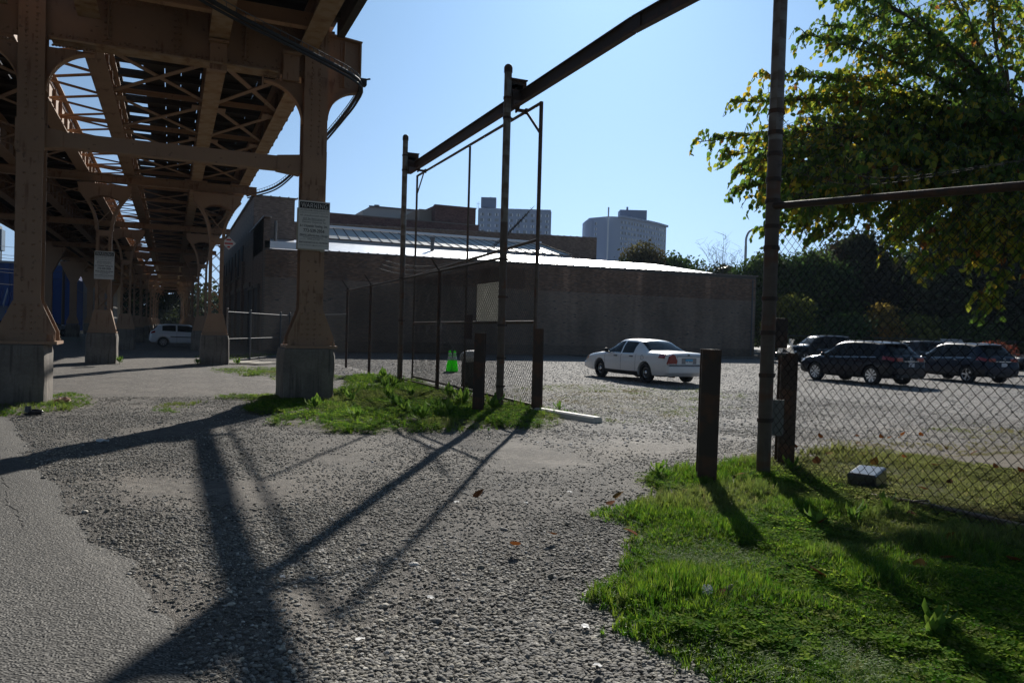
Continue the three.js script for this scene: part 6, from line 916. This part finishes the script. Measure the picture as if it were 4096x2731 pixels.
// ---------------------------------------------------------------- small things in the lot and on the ground
for (const [du, l] of [[0, 'left'], [0.17, 'right']]) {
  const t = thing('traffic_cone', l + ' one of two lime green traffic cones with white collars seen through the gate mesh', 'traffic cone', [9.95 + du, 0, -28.9 + du * 0.5]); bases.delete(t); const gm = new THREE.MeshPhysicalMaterial({ color: col(0.16, 0.95, 0.06), roughness: 0.9, transmission: 0.5, thickness: 0, specularIntensity: 0.3 });
  part('base', [new RoundedBoxGeometry(0.42, 0.04, 0.42, 2, 0.02).translate(0, 0.02, 0)], M.black, t); part('cone', [new THREE.LatheGeometry([[0.155, 0.03], [0.15, 0.06], [0.045, 0.82], [0.03, 0.84], [0, 0.845]].map(p => new THREE.Vector2(...p)), 24)], gm, t); part('collar', [new THREE.CylinderGeometry(0.076, 0.096, 0.16, 24, 1, true).translate(0, 0.56, 0), new THREE.CylinderGeometry(0.057, 0.066, 0.08, 24, 1, true).translate(0, 0.72, 0)], std(0.75, 0.75, 0.75, 0.4), t);
}
{ const t = thing('wrapped_drum', 'greyish drum with a crumpled white plastic wrap on top behind the gate', 'drum', [8.05, 0, -21.4]); bases.delete(t); part('drum', [new THREE.LatheGeometry([[0, 0], [0.28, 0], [0.3, 0.05], [0.3, 0.4], [0.31, 0.42], [0.3, 0.44], [0.3, 0.8], [0.29, 0.86], [0, 0.86]].map(p => new THREE.Vector2(...p)), 20)], std(0.07, 0.08, 0.07, 0.7), t);
  const g = new THREE.SphereGeometry(0.34, 24, 14, 0, 6.3, 0, 2.1), p = g.attributes.position; for (let i = 0; i < p.count; i++) { const x = p.getX(i), y = p.getY(i), z = p.getZ(i), k = 0.8 + 0.45 * fbm(x * 7 + 9, z * 7 + y * 5 + 9, 0, 515, 3); p.setXYZ(i, x * k, y * 0.62 * k + 0.86, z * k); } g.computeVertexNormals(); part('wrap', g, new THREE.MeshPhysicalMaterial({ color: col(0.6, 0.6, 0.58), transmission: 0.35, roughness: 0.5, thickness: 0 }), t); }
{ const t = thing('planter', 'brown tapering planter with reddish plants at the right edge behind the crossovers', 'planter', [42.4, 0, -29.6]); bases.delete(t); part('pot', [new THREE.LatheGeometry([[0, 0], [0.6, 0], [0.95, 0.95], [1.02, 0.95], [1.02, 1.08], [0.9, 1.08], [0.85, 0.95], [0, 0.95]].map(p => new THREE.Vector2(...p)), 24)], std(0.22, 0.15, 0.12, 0.9), t); const l = [], r = rng(33), q = new THREE.Quaternion(); for (let i = 0; i < 70; i++) { q.setFromEuler(new THREE.Euler(r() * 6, r() * 6, 0)); l.push([new THREE.Matrix4().compose(V((r() - 0.5) * 1.6, 1.1 + r() * 0.4, (r() - 0.5) * 1.6), q, V(0.4, 0.4, 0.4)), col(0.12 + 0.1 * r(), 0.05, 0.03)]); } inst('foliage', clump, crownMat, l, t); }
{ const t = thing('white_notice', 'white notice board with faint grey lines on the rear fence', 'notice', [54.4, 1.3, -41.3]); bases.delete(t); t.rotation.y = -23.5 * RAD; part('board', [new THREE.BoxGeometry(1.7, 1.25, 0.03)], std(0.55, 0.55, 0.56, 0.7), t); for (let k = 0; k < 6; k++) part('print_line', [new THREE.BoxGeometry(1.2 - 0.3 * (k % 3 === 2), k ? 0.05 : 0.12, 0.006).translate(0, 0.42 - k * 0.17, 0.019)], std(0.16, 0.16, 0.2, 0.8), t); }
{ const t = thing('stone_block', 'dark rectangular stone block with shiny pale top lying behind the nearest mesh', 'block', [7.1, 0, -6.4]); const g = new RoundedBoxGeometry(0.5, 0.2, 0.3, 3, 0.025), p = g.attributes.position; for (let i = 0; i < p.count; i++) { const k = 0.012 * (fbm(p.getX(i) * 9 + 5, p.getZ(i) * 9 + p.getY(i) * 7 + 5, 0, 521, 2) - 0.5) * 2; p.setXYZ(i, p.getX(i) + k, p.getY(i) + k, p.getZ(i)); } g.computeVertexNormals(); g.rotateY(0.5); g.rotateZ(0.06); g.translate(7.15, 0.15, -6.4); part('block', [g], std(0.055, 0.053, 0.05, 0.28), t); }
{ const t = thing('fallen_branch', 'thin pale fallen branch lying in the grass below the stone block', 'branch', [6, 0.08, -5.5]); part('stick', [limb([P(6.62, 0.1, 5.9), P(6.72, 0.11, 5.5), P(6.85, 0.1, 4.9), P(6.95, 0.08, 4.2)], 0.022, 0.034, 12, 7)], std(0.22, 0.17, 0.13, 0.8), t); part('twig', [limb([P(6.72, 0.11, 5.5), P(6.66, 0.18, 5.25), P(6.5, 0.2, 5.1)], 0.012, 0.006, 5, 5)], std(0.22, 0.17, 0.13, 0.8), t); }
function crumple(name, label, cat, u, w, s, c, seed, h = 0.6, group, lift = 0.02) { const g = new THREE.IcosahedronGeometry(1, 3), p = g.attributes.position; for (let i = 0; i < p.count; i++) { const x = p.getX(i), y = p.getY(i), z = p.getZ(i), k = 0.55 + 0.75 * Math.abs(fbm(x * 2.2 + seed, y * 2.2 + z * 1.9 + 7, 0, 530 + seed, 3) - 0.3) * 1.6; p.setXYZ(i, x * k * s, Math.max(y, -0.4) * k * s * h, z * k * s * 0.8); } const f = flat(g); f.computeVertexNormals(); return single(name, label, cat, [f], new THREE.MeshPhysicalMaterial({ color: col(...c), roughness: 0.6, transmission: 0.15, thickness: 0 }), [u, groundH(u, w) + lift + s * h * 0.3, -w], group); }
crumple('crumpled_paper', 'crumpled brown paper cup standing in the lawn under the lone guard post', 'litter', 3.25, 3.93, 0.066, [0.5, 0.42, 0.33], 3, 1.3);
crumple('food_wrapper', 'orange and white food wrapper by the left footing corner', 'litter', -1.95, 17.7, 0.16, [0.55, 0.32, 0.2], 5, 0.5);
crumple('plastic_bag', 'clear scrap of plastic bag lying in the lawn edge of shade', 'litter', 4.3, 4.25, 0.1, [0.5, 0.55, 0.6], 6, 0.5);
crumple('white_rag', 'white rag lying in the shaded grass near the fallen branch', 'litter', 6.25, 5.75, 0.07, [0.7, 0.7, 0.68], 8, 0.6);
crumple('tissue_ball', 'white tissue ball next to the rag in the shaded grass', 'litter', 5.95, 5.5, 0.05, [0.72, 0.72, 0.7], 9, 0.8);
crumple('brown_paper', 'brown paper sheet in the shaded bottom right corner', 'litter', 4.2, 2.85, 0.12, [0.24, 0.15, 0.11], 11, 0.4);
{ const t = thing('old_shoe', 'dark old shoe lying on the gravel before the left footing', 'shoe', [-2.15, 0.02, -15.6]); bases.delete(t); t.rotation.y = -0.25; part('sole', [new RoundedBoxGeometry(0.3, 0.03, 0.11, 2, 0.014).translate(0, 0.02, 0)], M.rubber, t); part('upper', [new THREE.SphereGeometry(0.06, 14, 10).scale(2.2, 0.75, 0.9).translate(0.02, 0.06, 0), new THREE.CylinderGeometry(0.045, 0.06, 0.1, 14).translate(-0.09, 0.1, 0)], std(0.035, 0.03, 0.03, 0.25), t); }
{ const l = 'small flat white scrap of paper on the gravel', pos = [[-0.84, 12.07, 0.16], [3.86, 7.24, 0.06], [2.55, 7.1, 0.05], [3.2, 6.9, 0.05], [3.4, 10.6, 0.07], [0.7, 5.3, 0.05], [1.5, 4.6, 0.05], [2.19, 3.88, 0.06], [0.95, 4.1, 0.05], [2.0, 3.4, 0.05], [4.6, 11.4, 0.08], [8.26, 11.75, 0.1]], r = rng(41), m = std(0.7, 0.7, 0.69, 0.7); let p0;
  pos.forEach(([u, w, s], i) => { if (!p0) { const g = new THREE.PlaneGeometry(1, 0.62, 3, 2), p = g.attributes.position; for (let k = 0; k < p.count; k++) p.setZ(k, 0.1 * Math.sin(k * 2.1)); g.rotateX(-Math.PI / 2); g.computeVertexNormals(); p0 = single('paper_scrap', l, 'paper scrap', [g], m, [0, 0, 0], 'paper scraps on the gravel'); } const q = i ? p0.clone() : p0; if (i) { q.name = numbered('paper_scrap'); scene.add(q); } q.position.set(u, groundH(u, w) + 0.03, -w); q.rotation.set((r() - 0.5) * 0.3, r() * 6, (r() - 0.5) * 0.3); q.scale.setScalar(s); }); }
{ const r = rng(43), pr = [[0.2, 0.07, 0.02], [0.14, 0.06, 0.025], [0.22, 0.12, 0.03]].map((c, k) => { const m = leafMat(0.3, 0.95, 0.1); m.color.setRGB(...c); return m; }); let p0;
  for (let i = 0; i < 46; i++) { const right = i < 30; let u = right ? 7.2 + r() * 5 : 2.4 + r() * 4, w = right ? 5.6 + r() * 4.5 : 3.2 + r() * 4; if (!p0) { p0 = new THREE.Mesh(heartLeaf, pr[0]); p0.name = numbered('fallen_leaf'); tag(p0, 'brown autumn leaf lying on the grass at the right', 'fallen leaf', 'fallen leaves on the grass'); scene.add(p0); } const q = i ? p0.clone() : p0; if (i) { q.name = numbered('fallen_leaf'); scene.add(q); } q.material = pr[i % 3]; q.position.set(u, groundH(u, w) + 0.05 + 0.03 * r(), -w); q.rotation.set(-1.3 + r() * 0.6, r() * 6, 0, 'YXZ'); q.scale.setScalar(0.08 + 0.05 * r()); } }

// ---------------------------------------------------------------- shadows on, draw
scene.traverse(o => { if (o.isMesh) { o.castShadow = o.receiveShadow = true; if (!o.name) console.log('unnamed', o.parent && o.parent.name); } });
renderer.render(scene, camera);
